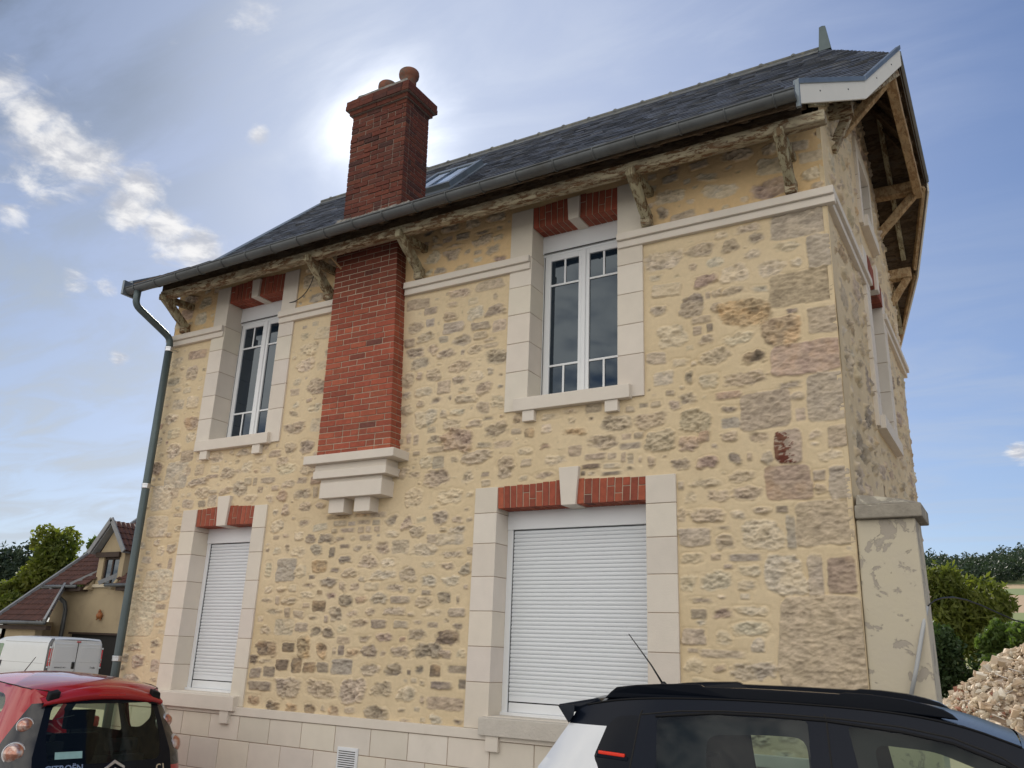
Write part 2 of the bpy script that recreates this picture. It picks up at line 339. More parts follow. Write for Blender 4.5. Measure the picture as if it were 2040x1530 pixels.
# ------------------------------------------------------------------ the stone house
GZ = -0.1
HX0, HX1, HD = -1.34, 7.335, 5.27
house = thing('stone_house', (0, 0, GZ), 'cream pointed rubble-stone house with pale dressed window surrounds, slate roof and red brick chimney', 'house')
TONES = {'F': (0.59, 0.495, 0.37), 'L': (0.55, 0.475, 0.36), 'M': (0.45, 0.365, 0.275), 'G': (0.40, 0.345, 0.275), 'D': (0.29, 0.24, 0.19), 'P': (0.41, 0.31, 0.245),
         'B': (0.40, 0.29, 0.18), 'Y': (0.44, 0.365, 0.25), 'K': (0.225, 0.165, 0.115), 'R': (0.45, 0.36, 0.285)}
MORTAR = np.array((0.665, 0.535, 0.345))
TRACED = '711 545 49 24 Gb;725 514 20 29 Gb;709 483 52 28 Yb;724 450 25 21 Mb;708 418 54 25 Pb;721 382 29 36 Gb;670 376 38 29 Mb;727 348 15 16 Mb;664 550 19 8 Mr;671 539 15 10 Mr;640 549 11 8 Lr;647 536 14 12 Mr;619 538 24 13 Mr;632 523 20 10 Lr;650 508 24 16 Lr;682 506 24 14 Lr;696 524 25 10 Lr;667 523 16 8 Lr;621 506 20 12 Pr;624 491 5 8 Mb;632 491 9 8 Mr;649 491 21 9 Mr;609 483 23 20 Dr;632 478 11 10 Mr;617 468 17 7 Mb;625 459 6 8 Db;613 458 8 8 Mb;622 448 15 8 Mr;656 468 41 24 Br;688 445 34 23 Br;650 444 28 11 Lr;698 462 10 5 Db;673 488 16 7 Lr;629 431 25 14 Mr;664 425 20 11 Kr;653 406 33 12 Mr;691 396 23 7 Mr;697 385 15 7 Mr;699 369 8 11 Mb;639 380 13 6 Dr;640 368 15 9 Gb;639 393 23 7 Pb;604 415 8 12 Dr;622 409 16 14 Lr;609 373 28 19 Yr;663 353 19 9 Mr;638 356 14 9 Mr;611 522 8 8 Mr;705 507 11 8 Lr;601 394 14 11 Mr;616 358 9 9 Pb;687 343 20 26 Rb;602 353 16 13 Pr;642 337 13 10 Dr;619 335 16 11 Pr;594 335 15 9 Dr;670 335 11 11 Gr;655 337 4 7 Mb;685 313 33 26 Pb;648 320 23 10 Mr;652 306 26 12 Mr;615 317 25 7 Mr;626 305 19 10 Mr;603 306 9 9 Lr;710 317 9 8 Mb;710 306 8 8 Mr;726 310 16 24 Gb;713 279 43 31 Mb;616 289 27 11 Mr;662 291 16 6 Mr;679 291 10 6 Db;644 288 12 7 Lr;630 278 15 4 Dr;685 273 7 26 Gb;662 271 32 21 Lr;605 271 26 14 Mb;631 266 17 11 Mr;602 253 18 9 Lr;623 254 9 5 Mb;646 253 28 6 Gb;633 246 8 4 Mb;678 239 30 28 Lr;702 238 11 29 Mb;721 238 19 26 Pb;622 234 25 14 Lr;649 242 18 8 Lr;647 231 13 8 Lr;598 233 12 14 Lr;610 219 19 5 Dr;607 208 13 8 Mb;626 208 17 9 Pr;652 211 25 8 Lr;608 201 10 6 Lr;704 187 57 61 Mb;651 197 26 11 Lr;654 184 11 12 Lr;602 190 19 12 Mb;626 189 14 11 Lr;624 177 33 6 Mb;601 179 10 4 Mb;602 167 16 11 Lr;622 166 10 6 Pr;649 164 33 13 Gr;594 290 8 12 Mr;594 316 5 8 Mb;346 616 17 8 Db;325 617 14 7 Mb;373 605 24 12 Mr;395 604 13 8 Mr;372 615 22 6 Dr;333 595 18 13 Mr;354 596 8 8 Mr;311 612 19 5 Mr;336 607 20 4 Mr;387 591 19 10 Mr;317 581 14 10 Mr;348 578 20 8 Mr;291 544 30 12 Mb;348 547 22 11 Mr;385 549 34 11 Mb;338 535 14 7 Mr;308 533 17 9 Mb;336 521 19 10 Mr;368 519 21 15 Lr;395 518 21 13 Mr;393 534 8 9 Mr;351 523 3 8 Dr;287 516 21 12 Mr;309 518 10 9 Gb;340 507 26 12 Gb;304 502 20 12 Gr;376 503 24 9 Mb;400 499 15 12 Mb;354 490 25 12 Gr;376 492 16 8 Mb;391 486 16 6 Mr;328 495 13 7 Gb;282 498 14 10 Mb;391 479 18 6 Mb;291 485 26 12 Mr;315 486 17 12 Mr;336 478 24 10 Mr;355 476 5 6 Mb;371 477 17 9 Mr;398 465 26 16 Mr;299 472 27 12 Gr;352 461 32 13 Mr;283 453 17 16 Mr;300 456 8 10 Mr;319 455 19 13 Mr;352 445 17 10 Mr;333 440 16 14 Mb;374 447 19 10 Lr;307 438 21 11 Lr;359 434 17 6 Mr;383 433 18 13 Mr;282 437 16 8 Mr;304 425 9 7 Mr;323 426 16 8 Mr;342 426 5 9 Mr;361 423 25 9 Mr;402 416 15 14 Lr;283 420 20 11 Mr;385 411 15 13 Mr;312 407 28 17 Lr;335 410 10 8 Mr;355 410 20 7 Lr;346 396 24 11 Mr;376 395 18 8 Mr;391 399 13 4 Db;401 386 28 14 Mr;426 394 12 11 Mr;281 403 11 7 Lr;320 394 12 7 Mb;279 385 11 6 Mb;291 387 6 11 Mb;301 385 7 11 Mb;327 383 20 9 Mr;356 379 33 21 Pr;388 371 20 7 Gr;410 370 21 7 Mb;425 382 11 6 Mb;440 379 10 9 Bb;328 372 23 6 Mb;289 375 8 4 Mb;303 370 10 5 Mb;332 358 14 12 Gb;352 359 11 8 Mr;379 359 34 13 Mr;414 351 17 13 Mr;413 340 18 11 Mr;438 349 11 7 Mb;316 359 13 12 Lr;332 342 31 16 Mr;283 349 15 11 Mr;302 347 15 7 Mr;391 341 10 5 Db;201 308 33 6 Bb;233 308 19 5 Bb;257 307 22 6 Mb;205 300 21 6 Mb;222 299 11 5 Gb;238 300 20 5 Mb;256 299 11 6 Gb;217 292 20 5 Mb;236 292 9 6 Mb;246 292 7 6 Mb;258 292 8 6 Mb;198 292 8 5 Mb;173 321 14 8 Mr;277 300 13 10 Mr;297 297 12 14 Mr;339 300 18 14 Mr;360 297 13 7 Mr;361 287 19 8 Gr;311 287 15 12 Mr;278 286 18 7 Lr;333 279 16 9 Mb;352 278 31 11 Lb;343 288 11 5 Mr;146 288 14 10 Lr;126 289 14 6 Mr;164 285 14 10 Dr;187 284 19 10 Dr;208 283 16 6 Dr;244 283 17 6 Mb;111 288 10 5 Mb;131 275 8 11 Mr;115 273 12 9 Lr;149 271 21 10 Lr;175 272 17 12 Gr;198 269 8 11 Db;215 275 14 5 Db;234 272 12 8 Mr;267 272 18 12 Mr;291 272 20 13 Mb;249 274 6 6 Mr;321 268 27 14 Lr;354 263 27 7 Mr;378 266 8 7 Mb;133 251 27 22 Gb;182 254 20 12 Bb;156 249 16 13 Lr;105 252 11 19 Lr;217 261 18 8 Dr;249 258 24 13 Mr;205 250 17 6 Dr;226 247 18 9 Mr;277 256 20 8 Lr;270 244 30 9 Lr;303 245 21 15 Mr;327 253 18 7 Lr;352 251 16 7 Mr;373 248 14 11 Gr;243 240 10 7 Mr;329 238 20 10 Lr;357 237 22 10 Lr;169 234 21 6 Mr;198 237 27 9 Dr;217 233 11 9 Mr;235 232 15 8 Mr;257 232 18 8 Lb;288 231 25 8 Mr;310 228 11 7 Gr;327 226 11 5 Db;146 231 11 8 Lb;186 226 9 6 Kr;203 223 15 8 Pr;166 224 17 7 Lr;107 218 21 6 Mr;125 218 6 9 Mb;145 218 25 8 Mr;225 218 18 11 Dr;243 219 15 9 Pr;268 220 22 11 Gr;296 219 25 7 Mb;324 217 20 9 Mr;351 221 15 11 Dr;366 219 4 9 Mb;187 212 18 11 Kb;169 213 10 5 Mb;119 206 23 7 Mr;142 205 8 10 Mb;158 203 14 8 Mb;180 200 14 5 Dr;199 199 6 8 Mb;212 204 16 15 Mr;235 205 17 6 Mr;260 207 13 7 Mr;289 208 25 8 Mr;336 206 22 7 Lr;366 207 18 8 Mb;311 205 9 4 Mr;245 195 23 9 Mr;270 195 19 8 Db;299 195 16 7 Gb;165 190 18 9 Mb;139 190 26 16 Lb;186 186 16 11 Dr;204 185 16 10 Dr;223 189 14 8 Lr;338 195 14 6 Mb;354 199 8 6 Mr;368 194 14 7 Dr;226 178 18 7 Mb;253 180 18 7 Mr;280 182 20 9 Pr;319 186 20 10 Dr;356 184 32 13 Kr;118 167 29 15 Kr;149 169 16 9 Kb;172 169 18 23 Br;198 168 15 14 Br;215 167 5 8 Mb;224 168 8 10 Db;240 166 17 8 Br;262 168 22 12 Dr;279 166 8 7 Mr;301 169 22 11 Mr;333 171 30 14 Dr;356 168 11 8 Mb;372 169 12 8 Lr;99 155 13 9 Kr;120 154 20 5 Mr;143 151 17 11 Kb;163 151 14 14 Kb;182 150 17 10 Kb;201 150 15 10 Db;227 152 27 14 Gb;263 150 25 11 Mr;294 151 19 13 Dr;313 150 5 5 Db;325 153 13 8 Dr;344 153 13 10 Kb;369 155 22 7 Db;104 141 16 10 Db;124 143 16 10 Db;113 128 32 9 Db;155 128 33 19 Mr;201 129 39 16 Mr;244 130 32 21 Mr;281 133 25 13 Mr;330 141 7 5 Mr;352 140 24 7 Db;376 142 8 9 Db;313 130 20 12 Lr;359 124 41 11 Mb;106 113 18 11 Kr;135 109 20 9 Kr;164 109 17 9 Br;190 109 15 10 Kr;221 109 14 11 Br;207 111 6 7 Mr;243 111 16 6 Mr;276 111 28 14 Mr;308 115 9 5 Mr;331 126 6 9 Mr;349 109 14 9 Lr;373 109 13 5 Dr;312 106 14 5 Mr;462 393 18 7 Lr;484 396 14 5 Mr;510 396 17 9 Mb;547 391 9 6 Mb;560 393 10 5 Db;572 393 10 6 Mb;590 390 12 9 Mr;507 386 7 5 Mr;532 379 29 15 Mr;567 378 27 15 Mr;489 375 23 7 Br;458 364 12 8 Pr;520 362 31 13 Mr;543 365 10 6 Mb;555 365 9 6 Mb;546 356 21 6 Gb;576 358 25 19 Yr;491 356 13 10 Mb;474 359 10 3 Yr;470 349 24 9 Lr;511 349 22 6 Mb;529 348 9 6 Mb;540 346 5 9 Mb;547 344 6 10 Mb;556 342 4 7 Mr;567 339 7 11 Mr;507 340 21 5 Kb;528 339 17 5 Lb;546 335 10 5 Dr;499 334 5 5 Db;508 333 10 5 Mr;528 332 20 4 Db;458 335 23 7 Mr;436 334 11 6 Lr;-81 374 37 32 Lb;-102 346 37 29 Lb;-66 398 22 14 Mb;-38 378 15 13 Mb;-78 351 13 13 Mb;-39 363 35 10 Mr;-26 348 25 12 Mr;-59 378 8 11 Mb;-12 368 20 5 Mb;15 370 21 14 Mr;40 349 25 15 Gr;-8 348 17 5 Mb;86 356 26 7 Mb;53 357 12 9 Mb;65 356 7 10 Mb;120 349 25 8 Mr;92 388 19 8 Mb;106 378 17 10 Mr;113 367 28 12 Lr;142 392 24 15 Mr;117 392 17 13 Mr;75 345 9 8 Mb;100 346 11 6 Mb;114 336 16 12 Pr;145 336 21 12 Mr;164 337 7 12 Mb;141 352 16 7 Mb;-7 337 15 13 Mb;-24 334 13 8 Db;63 335 25 9 Lr;-103 309 37 24 Lb;-67 322 18 5 Mb;-77 298 8 6 Mb;-98 289 13 8 Mr;-68 281 16 11 Mr;-88 277 13 13 Lr;-87 260 15 7 Mr;-67 262 8 13 Mb;-84 236 47 33 Lb;-113 223 8 12 Mb;-105 203 46 49 Lb;-71 210 19 7 Mb;-73 200 22 6 Lb;-70 167 19 9 Mr;-98 146 26 14 Mr;-65 142 15 13 Mb;-64 126 15 6 Mr;121 319 12 13 Mr;151 303 16 8 Mr;39 394 21 9 Mr;47 375 18 13 Lr;33 371 12 6 Mr'

def stone_sheet(name, u0, u1, v0, v1, res, keep, stones, avoid, seed, mapper, density, sizes, mortar=MORTAR, tones='LLMMMGDPY', proud=0.006):
    n = int((u1-u0)/res)+1; m = int((v1-v0)/res)+1
    us = np.linspace(u0, u1, n); vs = np.linspace(v0, v1, m); U, V = np.meshgrid(us, vs, indexing='ij')
    W_, H_ = u1-u0, v1-v0
    H = (fnoise((n, m), (W_*1.5, H_*1.5), seed, 3)-0.5)*0.016+(fnoise((n, m), (W_*14, H_*14), seed+1, 2)-0.5)*0.0035
    tint = (fnoise((n, m), (W_*1.2, H_*1.2), seed+2, 4)-0.5)
    Cc = mortar[None, None]*(1+tint[..., None]*np.array((0.16, 0.20, 0.30)))
    if name == 'wall' and u0 == HX0:
        up_ = np.clip((V-5.55)/.1, 0, 1)[..., None]; Cc = Cc*(1-up_)+Cc*np.array((1.06, .95, .80))*up_
    N1 = fnoise((n, m), (W_*9, H_*13), seed+3, 4, 0.6)-0.5
    N2 = fnoise((n, m), (W_*20, H_*46), seed+4, 3, 0.72)-0.5
    N3 = fnoise((n, m), (W_*5, H_*5), seed+5, 4, 0.6)-0.5
    g = np.random.default_rng(seed+9); occ = np.zeros((n, m), bool)
    for (a, b, c, d) in avoid: occ[(U > a) & (U < b) & (V > c) & (V < d)] = True
    def stamp(cx, cz, w, h, tone, blocky, ang=0.0):
        a, b = w/2*1.18, h/2*1.18; rr = max(a, b)*1.25
        i0, i1 = max(0, int((cx-rr-u0)/res)), min(n, int((cx+rr-u0)/res)+2); j0, j1 = max(0, int((cz-rr-v0)/res)), min(m, int((cz+rr-v0)/res)+2)
        if i1 <= i0 or j1 <= j0: return
        x = U[i0:i1, j0:j1]-cx; z = V[i0:i1, j0:j1]-cz
        ca, sa = math.cos(ang), math.sin(ang); x, z = x*ca+z*sa, -x*sa+z*ca
        k = 7.0 if blocky else g.uniform(2.4, 3.6)
        th = np.arctan2(z, x); wob = 1.0
        am = 0.035 if blocky else 0.11
        for q in range(2, 6): wob = wob+am/(q-0.7)*np.cos(q*th+g.uniform(0, 6.28))
        if not blocky: x = x*(1+g.uniform(-.4, .4)*z/max(b, .01)*0.5)
        p = (np.abs(x/a)**k+(np.abs(z)/b)**k)**(1/k)*wob
        n1 = N1[i0:i1, j0:j1]; n2 = N2[i0:i1, j0:j1]; n3 = N3[i0:i1, j0:j1]
        sm = min(a, b)
        d = (1-p)*sm+(n1*0.050+n2*0.020)*(0.45 if blocky else 1.0)*min(1.0, sm/0.06)
        ed = 0.013 if blocky else 0.025
        mk = np.clip(d/ed, 0, 1); mk = mk*mk*(3-2*mk)
        base = np.array(TONES[tone])*g.uniform(0.9, 1.12); base = base*np.array((1+g.uniform(-.03, .03), 1, 1+g.uniform(-.05, .05)))
        smear = np.clip(0.5+3.2*n3+2.0*n1, 0, 1)*(0.55 if tone in 'LF' else (0.2 if blocky else 0.34))
        colr = base[None, None]*(1+(1.0 if blocky else 1.3)*n2[..., None]+(0.25 if blocky else 0.7)*n1[..., None])
        if tone in 'BK': colr = colr*(1+np.clip(n3, -.06, .3)[..., None]*np.array((2.2, 1.6, 0.8)))
        if tone == 'P': colr = colr+np.clip(n3*3, 0, 1)[..., None]*np.array((0.05, -0.02, -0.05))
        if tone == 'R':
            red = np.clip((n2+n1*0.6+0.10-np.maximum(x/a+0.1, -0.2)*0.5)*14, 0, 1)[..., None]; colr = colr*(1-red)+np.array((0.13, 0.035, 0.02))*red
        colr = colr*(1-smear[..., None])+mortar*smear[..., None]
        Cc[i0:i1, j0:j1] = Cc[i0:i1, j0:j1]*(1-mk[..., None])+colr*mk[..., None]
        off = g.uniform(-0.004, 0.014)*(0.5 if tone == 'L' else 1.0)
        rough = 0.048 if not blocky else 0.024
        if tone in 'L': rough *= 0.75
        H[i0:i1, j0:j1] += mk*(off+n2*rough+n1*rough*1.2)
        lip = np.clip(1-np.abs(d)/0.014, 0, 1); H[i0:i1, j0:j1] -= lip*0.007*g.uniform(-.2, 1)
        occ[i0:i1, j0:j1] |= (p < 1.0)
    for (cx, cz, w, h, t, b) in stones: stamp(cx, cz, w, h, t, b == 'b')
    def free(cx, cz, w, h, gap):
        i0, i1 = int((cx-w/2-gap-u0)/res), int((cx+w/2+gap-u0)/res)+1; j0, j1 = int((cz-h/2-gap-v0)/res), int((cz+h/2+gap-v0)/res)+1
        if cx-w/2 < u0 or cx+w/2 > u1 or cz-h/2 < v0 or cz+h/2 > v1: return False
        return not occ[max(i0, 0):i1, max(j0, 0):j1].any()
    for (wl, wh, hl, hh, tries, gap) in sizes:
        for _ in range(int(tries*density)):
            w = g.uniform(wl, wh); h = min(g.uniform(hl, hh), w*g.uniform(.5, 1.1)); cx = g.uniform(u0, u1); cz = g.uniform(v0, v1)
            if free(cx, cz, w, h, gap): stamp(cx, cz, w, h, tones[g.integers(len(tones))], g.random() < 0.3, g.uniform(-.14, .14))
    P = mapper(U, V, H)
    idx = np.arange(n*m).reshape(n, m)
    uc = (us[:-1]+us[1:])/2; vc = (vs[:-1]+vs[1:])/2; UC, VC = np.meshgrid(uc, vc, indexing='ij')
    K = keep(UC, VC)
    q = np.stack([idx[:-1, :-1], idx[1:, :-1], idx[1:, 1:], idx[:-1, 1:]], -1)[K]
    me = bpy.data.meshes.new(name); me.vertices.add(n*m); me.vertices.foreach_set('co', P.reshape(-1, 3).astype(np.float32).ravel())
    me.loops.add(q.size); me.loops.foreach_set('vertex_index', q.ravel().astype(np.int32))
    me.polygons.add(len(q)); me.polygons.foreach_set('loop_start', np.arange(0, q.size, 4, dtype=np.int32)); me.polygons.foreach_set('loop_total', np.full(len(q), 4, np.int32))
    me.polygons.foreach_set('use_smooth', np.ones(len(q), bool)); me.update(calc_edges=True)
    ca = me.color_attributes.new('Col', 'FLOAT_COLOR', 'POINT'); arr = np.ones((n*m, 4), np.float32); arr[:, :3] = np.clip(Cc, 0.02, .9).reshape(-1, 3); ca.data.foreach_set('color', arr.ravel())
    me.materials.append(MT['masonry'])
    ob = bpy.data.objects.new(name, me); COL.objects.link(ob); ob.parent = house; return ob

# openings: x0, x1, z0, z1 (clear opening)
OPEN = {'UR': (4.375, 5.35, 4.14, 6.03), 'UL': (-0.275, 0.725, 4.14, 6.03), 'LR': (4.075, 5.62, 1.16, 3.05), 'LL': (-0.28, 0.715, 1.16, 3.05)}
SURR = {'UR': (4.11, 5.615), 'UL': (-0.52, 0.975), 'LR': (3.815, 5.90), 'LL': (-0.54, 0.925)}
def keep_front(U, V):
    k = np.ones(U.shape, bool)
    for (a, b, c, d) in OPEN.values(): k &= ~((U > a-0.08) & (U < b+0.08) & (V > c-0.05) & (V < d+0.12))
    k &= ~((U > 1.84) & (U < 2.66) & (V > 3.4)); return k
avoid = []
for q in SURR:
    zt = 6.5 if q[0] == 'U' else 3.27; zb = 4.02 if q[0] == 'U' else 1.0
    avoid.append((SURR[q][0], SURR[q][1], zb, zt))
avoid += [(1.72, 2.86, 3.08, 6.6), (4.74, 4.98, 3.2, 3.42), (-1.4, 7.4, 5.53, 5.72)]
traced = []
for e in TRACED.split(';'):
    a = e.split(); traced.append((int(a[0])/100, int(a[1])/100, int(a[2])/100, int(a[3])/100, a[4][0], a[4][1]))
def map_front(U, V, H): return np.stack([U, -H, V-GZ], -1)
stone_sheet('wall', HX0, HX1-.002, 1.0, 6.36, 0.0085, keep_front, traced, avoid, 21, map_front, 1.0,
            [(.20, .36, .11, .2, 6000, .022), (.12, .24, .07, .15, 16000, .016), (.07, .14, .045, .09, 20000, .014), (.035, .07, .025, .05, 5000, .014)], tones='FFFLLLLMMMGP')
ROOF_A = (-0.60, 6.33); ROOF_K = (0.45, 7.0); RIDGE = (2.635, 9.23)
def roofz(y):
    y = np.where(y > RIDGE[0], 2*RIDGE[0]-y, y)
    return np.where(y < ROOF_K[0], ROOF_A[1]+(y-ROOF_A[0])*(ROOF_K[1]-ROOF_A[1])/(ROOF_K[0]-ROOF_A[0]), ROOF_K[1]+(y-ROOF_K[0])*(RIDGE[1]-ROOF_K[1])/(RIDGE[0]-ROOF_K[0]))
GW = (2.12, 3.12, 4.14, 5.78); GA = (2.25, 3.0, 6.55, 7.35)
def keep_gable(U, V):
    k = V < roofz(U)-0.10
    for (a, b, c, d) in (GW, GA): k &= ~((U > a-.05) & (U < b+.05) & (V > c-.05) & (V < d+.05))
    return k
def map_gable(U, V, H): return np.stack([HX1+H*1.6, U, V-GZ], -1)
stone_sheet('wall', -0.003, HD, GZ-0.1, 8.9, 0.017, keep_gable, [], [(GW[0]-.26, GW[1]+.26, 3.95, 6.1), (GA[0]-.2, GA[1]+.2, 6.3, 7.5), (0, .16, 0, 9)], 55, map_gable, 1.6,
            [(.25, .45, .12, .25, 500, .05), (.12, .26, .07, .15, 2500, .035), (.07, .14, .05, .09, 4000, .03)], tones='LLMMMYBPD')
def map_left(U, V, H): return np.stack([HX0-H, U, V-GZ], -1)
stone_sheet('wall', 0.0, HD, GZ-0.1, 8.9, 0.05, lambda U, V: V < roofz(U)-0.1, [], [], 77, map_left, 1.0, [(.2, .4, .12, .25, 1200, .05)])
MB().box(HX0+.005, HX1-.005, HD-.25, HD, GZ-.1, 6.5).build('wall', MT['coarse_render'], house)
# solid core so that no daylight passes behind the sheets (inside the rooms)
mb = MB()
for (x0, x1) in ((HX0+.02, -0.62), (0.80, 3.98), (5.72, HX1-.02)):
    mb.box(x0, x1, .06, .34, 1.0, 6.3)
mb.box(-0.62, 0.80, .06, .34, 3.35, 4.0); mb.box(3.98, 5.72, .06, .34, 3.35, 4.0); mb.box(HX0+.02, HX1-.02, .36, .4, GZ, 6.4); mb.box(HX0+.02, HX1-.02, 0.02, .36, GZ-.1, .95)
mb.build('inner_wall', MT['dressing_joint'], house)
MB().box(HX1-.04, HX1+.004, .0, .05, GZ-.1, 6.36).build('corner_mortar', MT['mortar'], house, bevel=.006, seg=2)

def dcol():
    k = .5*rnd.uniform(.94, 1.05); return (k, k*rnd.uniform(.985, 1.01), k*rnd.uniform(.96, 1.02))
def block_row(mb, x0, x1, y0, y1, zs, gap=0.005):
    for a, b in zip(zs[:-1], zs[1:]): mb.box(x0, x1, y0+rnd.uniform(-.001, .001), y1, a+gap/2, b-gap/2, 0, dcol())
BRK = [(0.235, 0.056, 0.030), (0.21, 0.050, 0.028), (0.26, 0.070, 0.036), (0.18, 0.046, 0.028), (0.225, 0.064, 0.038), (0.13, 0.042, 0.030), (0.24, 0.060, 0.03)]
BRK2 = [(0.250, 0.058, 0.030), (0.235, 0.054, 0.029), (0.265, 0.068, 0.035), (0.22, 0.052, 0.029), (0.24, 0.062, 0.034)]
def brickcol(k=1.0):
    c = rnd.choice(BRK2 if k > .7 and rnd.random() < .96 else BRK); v = rnd.uniform(.82, 1.15)*k; return (c[0]*v, c[1]*v, c[2]*v)
def flat_arch(sur, x0, x1, kx0, kx1, z0, z1, y0, y1, side):
    """soldier bricks either side of the keystone, with soffit"""
    mb = MB(); rise = 0.012
    for (a, b) in ((x0, kx0), (kx1, x1)):
        nb = max(3, round((b-a)/0.072)); w = (b-a)/nb
        for i in range(nb):
            xa, xb = a+i*w+.0045, a+(i+1)*w-.0045
            cx = (a+b)/2; lean = 0.10*((xa+xb)/2-(x0+x1)/2)/(x1-x0)
            top = z1+rnd.uniform(-.003, .005)+0.03*(1-abs((xa+xb-x0-x1)/(x1-x0))); bot = z0
            split = rnd.random() < 0.5; zz = [bot, top] if not split else [bot, bot+(top-bot)*(.36 if i % 2 else .64), top]
            for p, q in zip(zz[:-1], zz[1:]):
                col = brickcol(1.3); dy = rnd.uniform(-.003, .003)
                xo = lambda x, z: x+lean*(z-z0)
                mb.hexa([(xo(xa, p+.004), y0+dy, p+.004), (xo(xb, p+.004), y0+dy, p+.004), (xo(xb, p+.004), y0+.11, p+.004), (xo(xa, p+.004), y0+.11, p+.004),
                         (xo(xa, q-.004), y0+dy, q-.004), (xo(xb, q-.004), y0+dy, q-.004), (xo(xb, q-.004), y0+.11, q-.004), (xo(xa, q-.004), y0+.11, q-.004)], 0, col)
            mb.box(xa, xb, y0+.118, y1, bot+.004, bot+.10, 0, brickcol(1.2))
        mb.box(a, b, y0+.006, y1, z0+.009, z1+.005, 1)
    return mb.build('lintel', [MT['brick'], MT['brick_joint']], sur, bevel=.0015)

def surround(q, vent_sill=False):
    x0, x1, z0, z1 = OPEN[q]; a, b = SURR[q]; upper = q[0] == 'U'; D = 0.27
    zb, zt = (4.02, 6.28) if upper else (1.05, 3.27)
    root = MB(); yf = -0.022
    joints = [zb, 4.44, 4.75, 5.07, 5.38, 5.70, zt] if upper else [zb, 1.45, 1.765, 2.085, 2.40, 2.72, 3.0, zt]
    if q == 'LR': joints = [zb, 1.45, 1.765, 2.085, 2.405, 2.72, 3.015, zt]
    xl, xr = x0, x1
    block_row(root, a, xl, yf, D, joints); block_row(root, xr, b, yf, D, joints)
    sb = 4.145 if upper else 1.175
    root.box(xl-.001, xr+.001, yf+.004, D, zb+.003, sb-.01)
    o = root.build('window_surround', MT['dressing'], house, bevel=.004, seg=2)
    MB().box(a+.004, xl-.005, yf+.007, D-.004, zb+.004, zt-.004).build('mortar_joint', MT['dressing_joint'], o); MB().box(xr+.005, b-.004, yf+.007, D-.004, zb+.004, zt-.004).build('mortar_joint', MT['dressing_joint'], o)
    # sill slab
    if q == 'UR': s0, s1 = 4.24, 5.49
    elif q == 'UL': s0, s1 = -0.46, 0.83
    elif q == 'LR': s0, s1 = 4.02, 5.72
    else: s0, s1 = -0.47, 0.86
    yo = -0.075 if upper else -0.10; h0, h1 = (4.005, 4.15) if upper else (1.005, 1.165)
    MB().hexa([(s0, yo, h0), (s1, yo, h0), (s1, .02, h0), (s0, .02, h0), (s0, yo, h1-.012), (s1, yo, h1-.012), (s1, .02, h1), (s0, .02, h1)]).box(xl+.002, xr-.002, .02, D, h1-.05, h1+.004).build('sill', MT['coarse_render' if q == 'LR' else 'dressing'], o, bevel=.006, seg=2)
    dz = (3.895, 4.004) if upper else (.875, 1.004)
    for (c) in ((s0+.17, s1-.19) if upper else (s0+.14, s1-.14)):
        MB().box(c-.066, c+.066, -.058 if upper else -.085, .01, dz[0], dz[1]).build('dentil', MT['dressing'], o, bevel=.004, seg=2)
    # lintel and keystone
    lz0, lz1 = (6.03, 6.275) if upper else (3.05, 3.265)
    if q == 'LR': k0, k1 = 4.785, 4.935
    elif q == 'UR': k0, k1 = 4.805, 4.925
    elif q == 'LL': k0, k1 = 0.115, 0.27
    else: k0, k1 = 0.165, 0.285
    flat_arch(o, xl+.004, xr-.004, k0, k1, lz0, lz1, -.012, D, 0)
    kt = lz1+.14 if not upper else lz1; fl = .03 if not upper else .012
    MB().hexa([(k0, -.04, lz0-.005), (k1, -.04, lz0-.005), (k1, D-.02, lz0-.005), (k0, D-.02, lz0-.005), (k0-fl, -.045, kt), (k1+fl, -.045, kt), (k1+fl, D-.02, kt), (k0-fl, D-.02, kt)]).build('keystone', MT['dressing'], o, bevel=.006, seg=2)
    return o
surs = {q: surround(q) for q in OPEN}

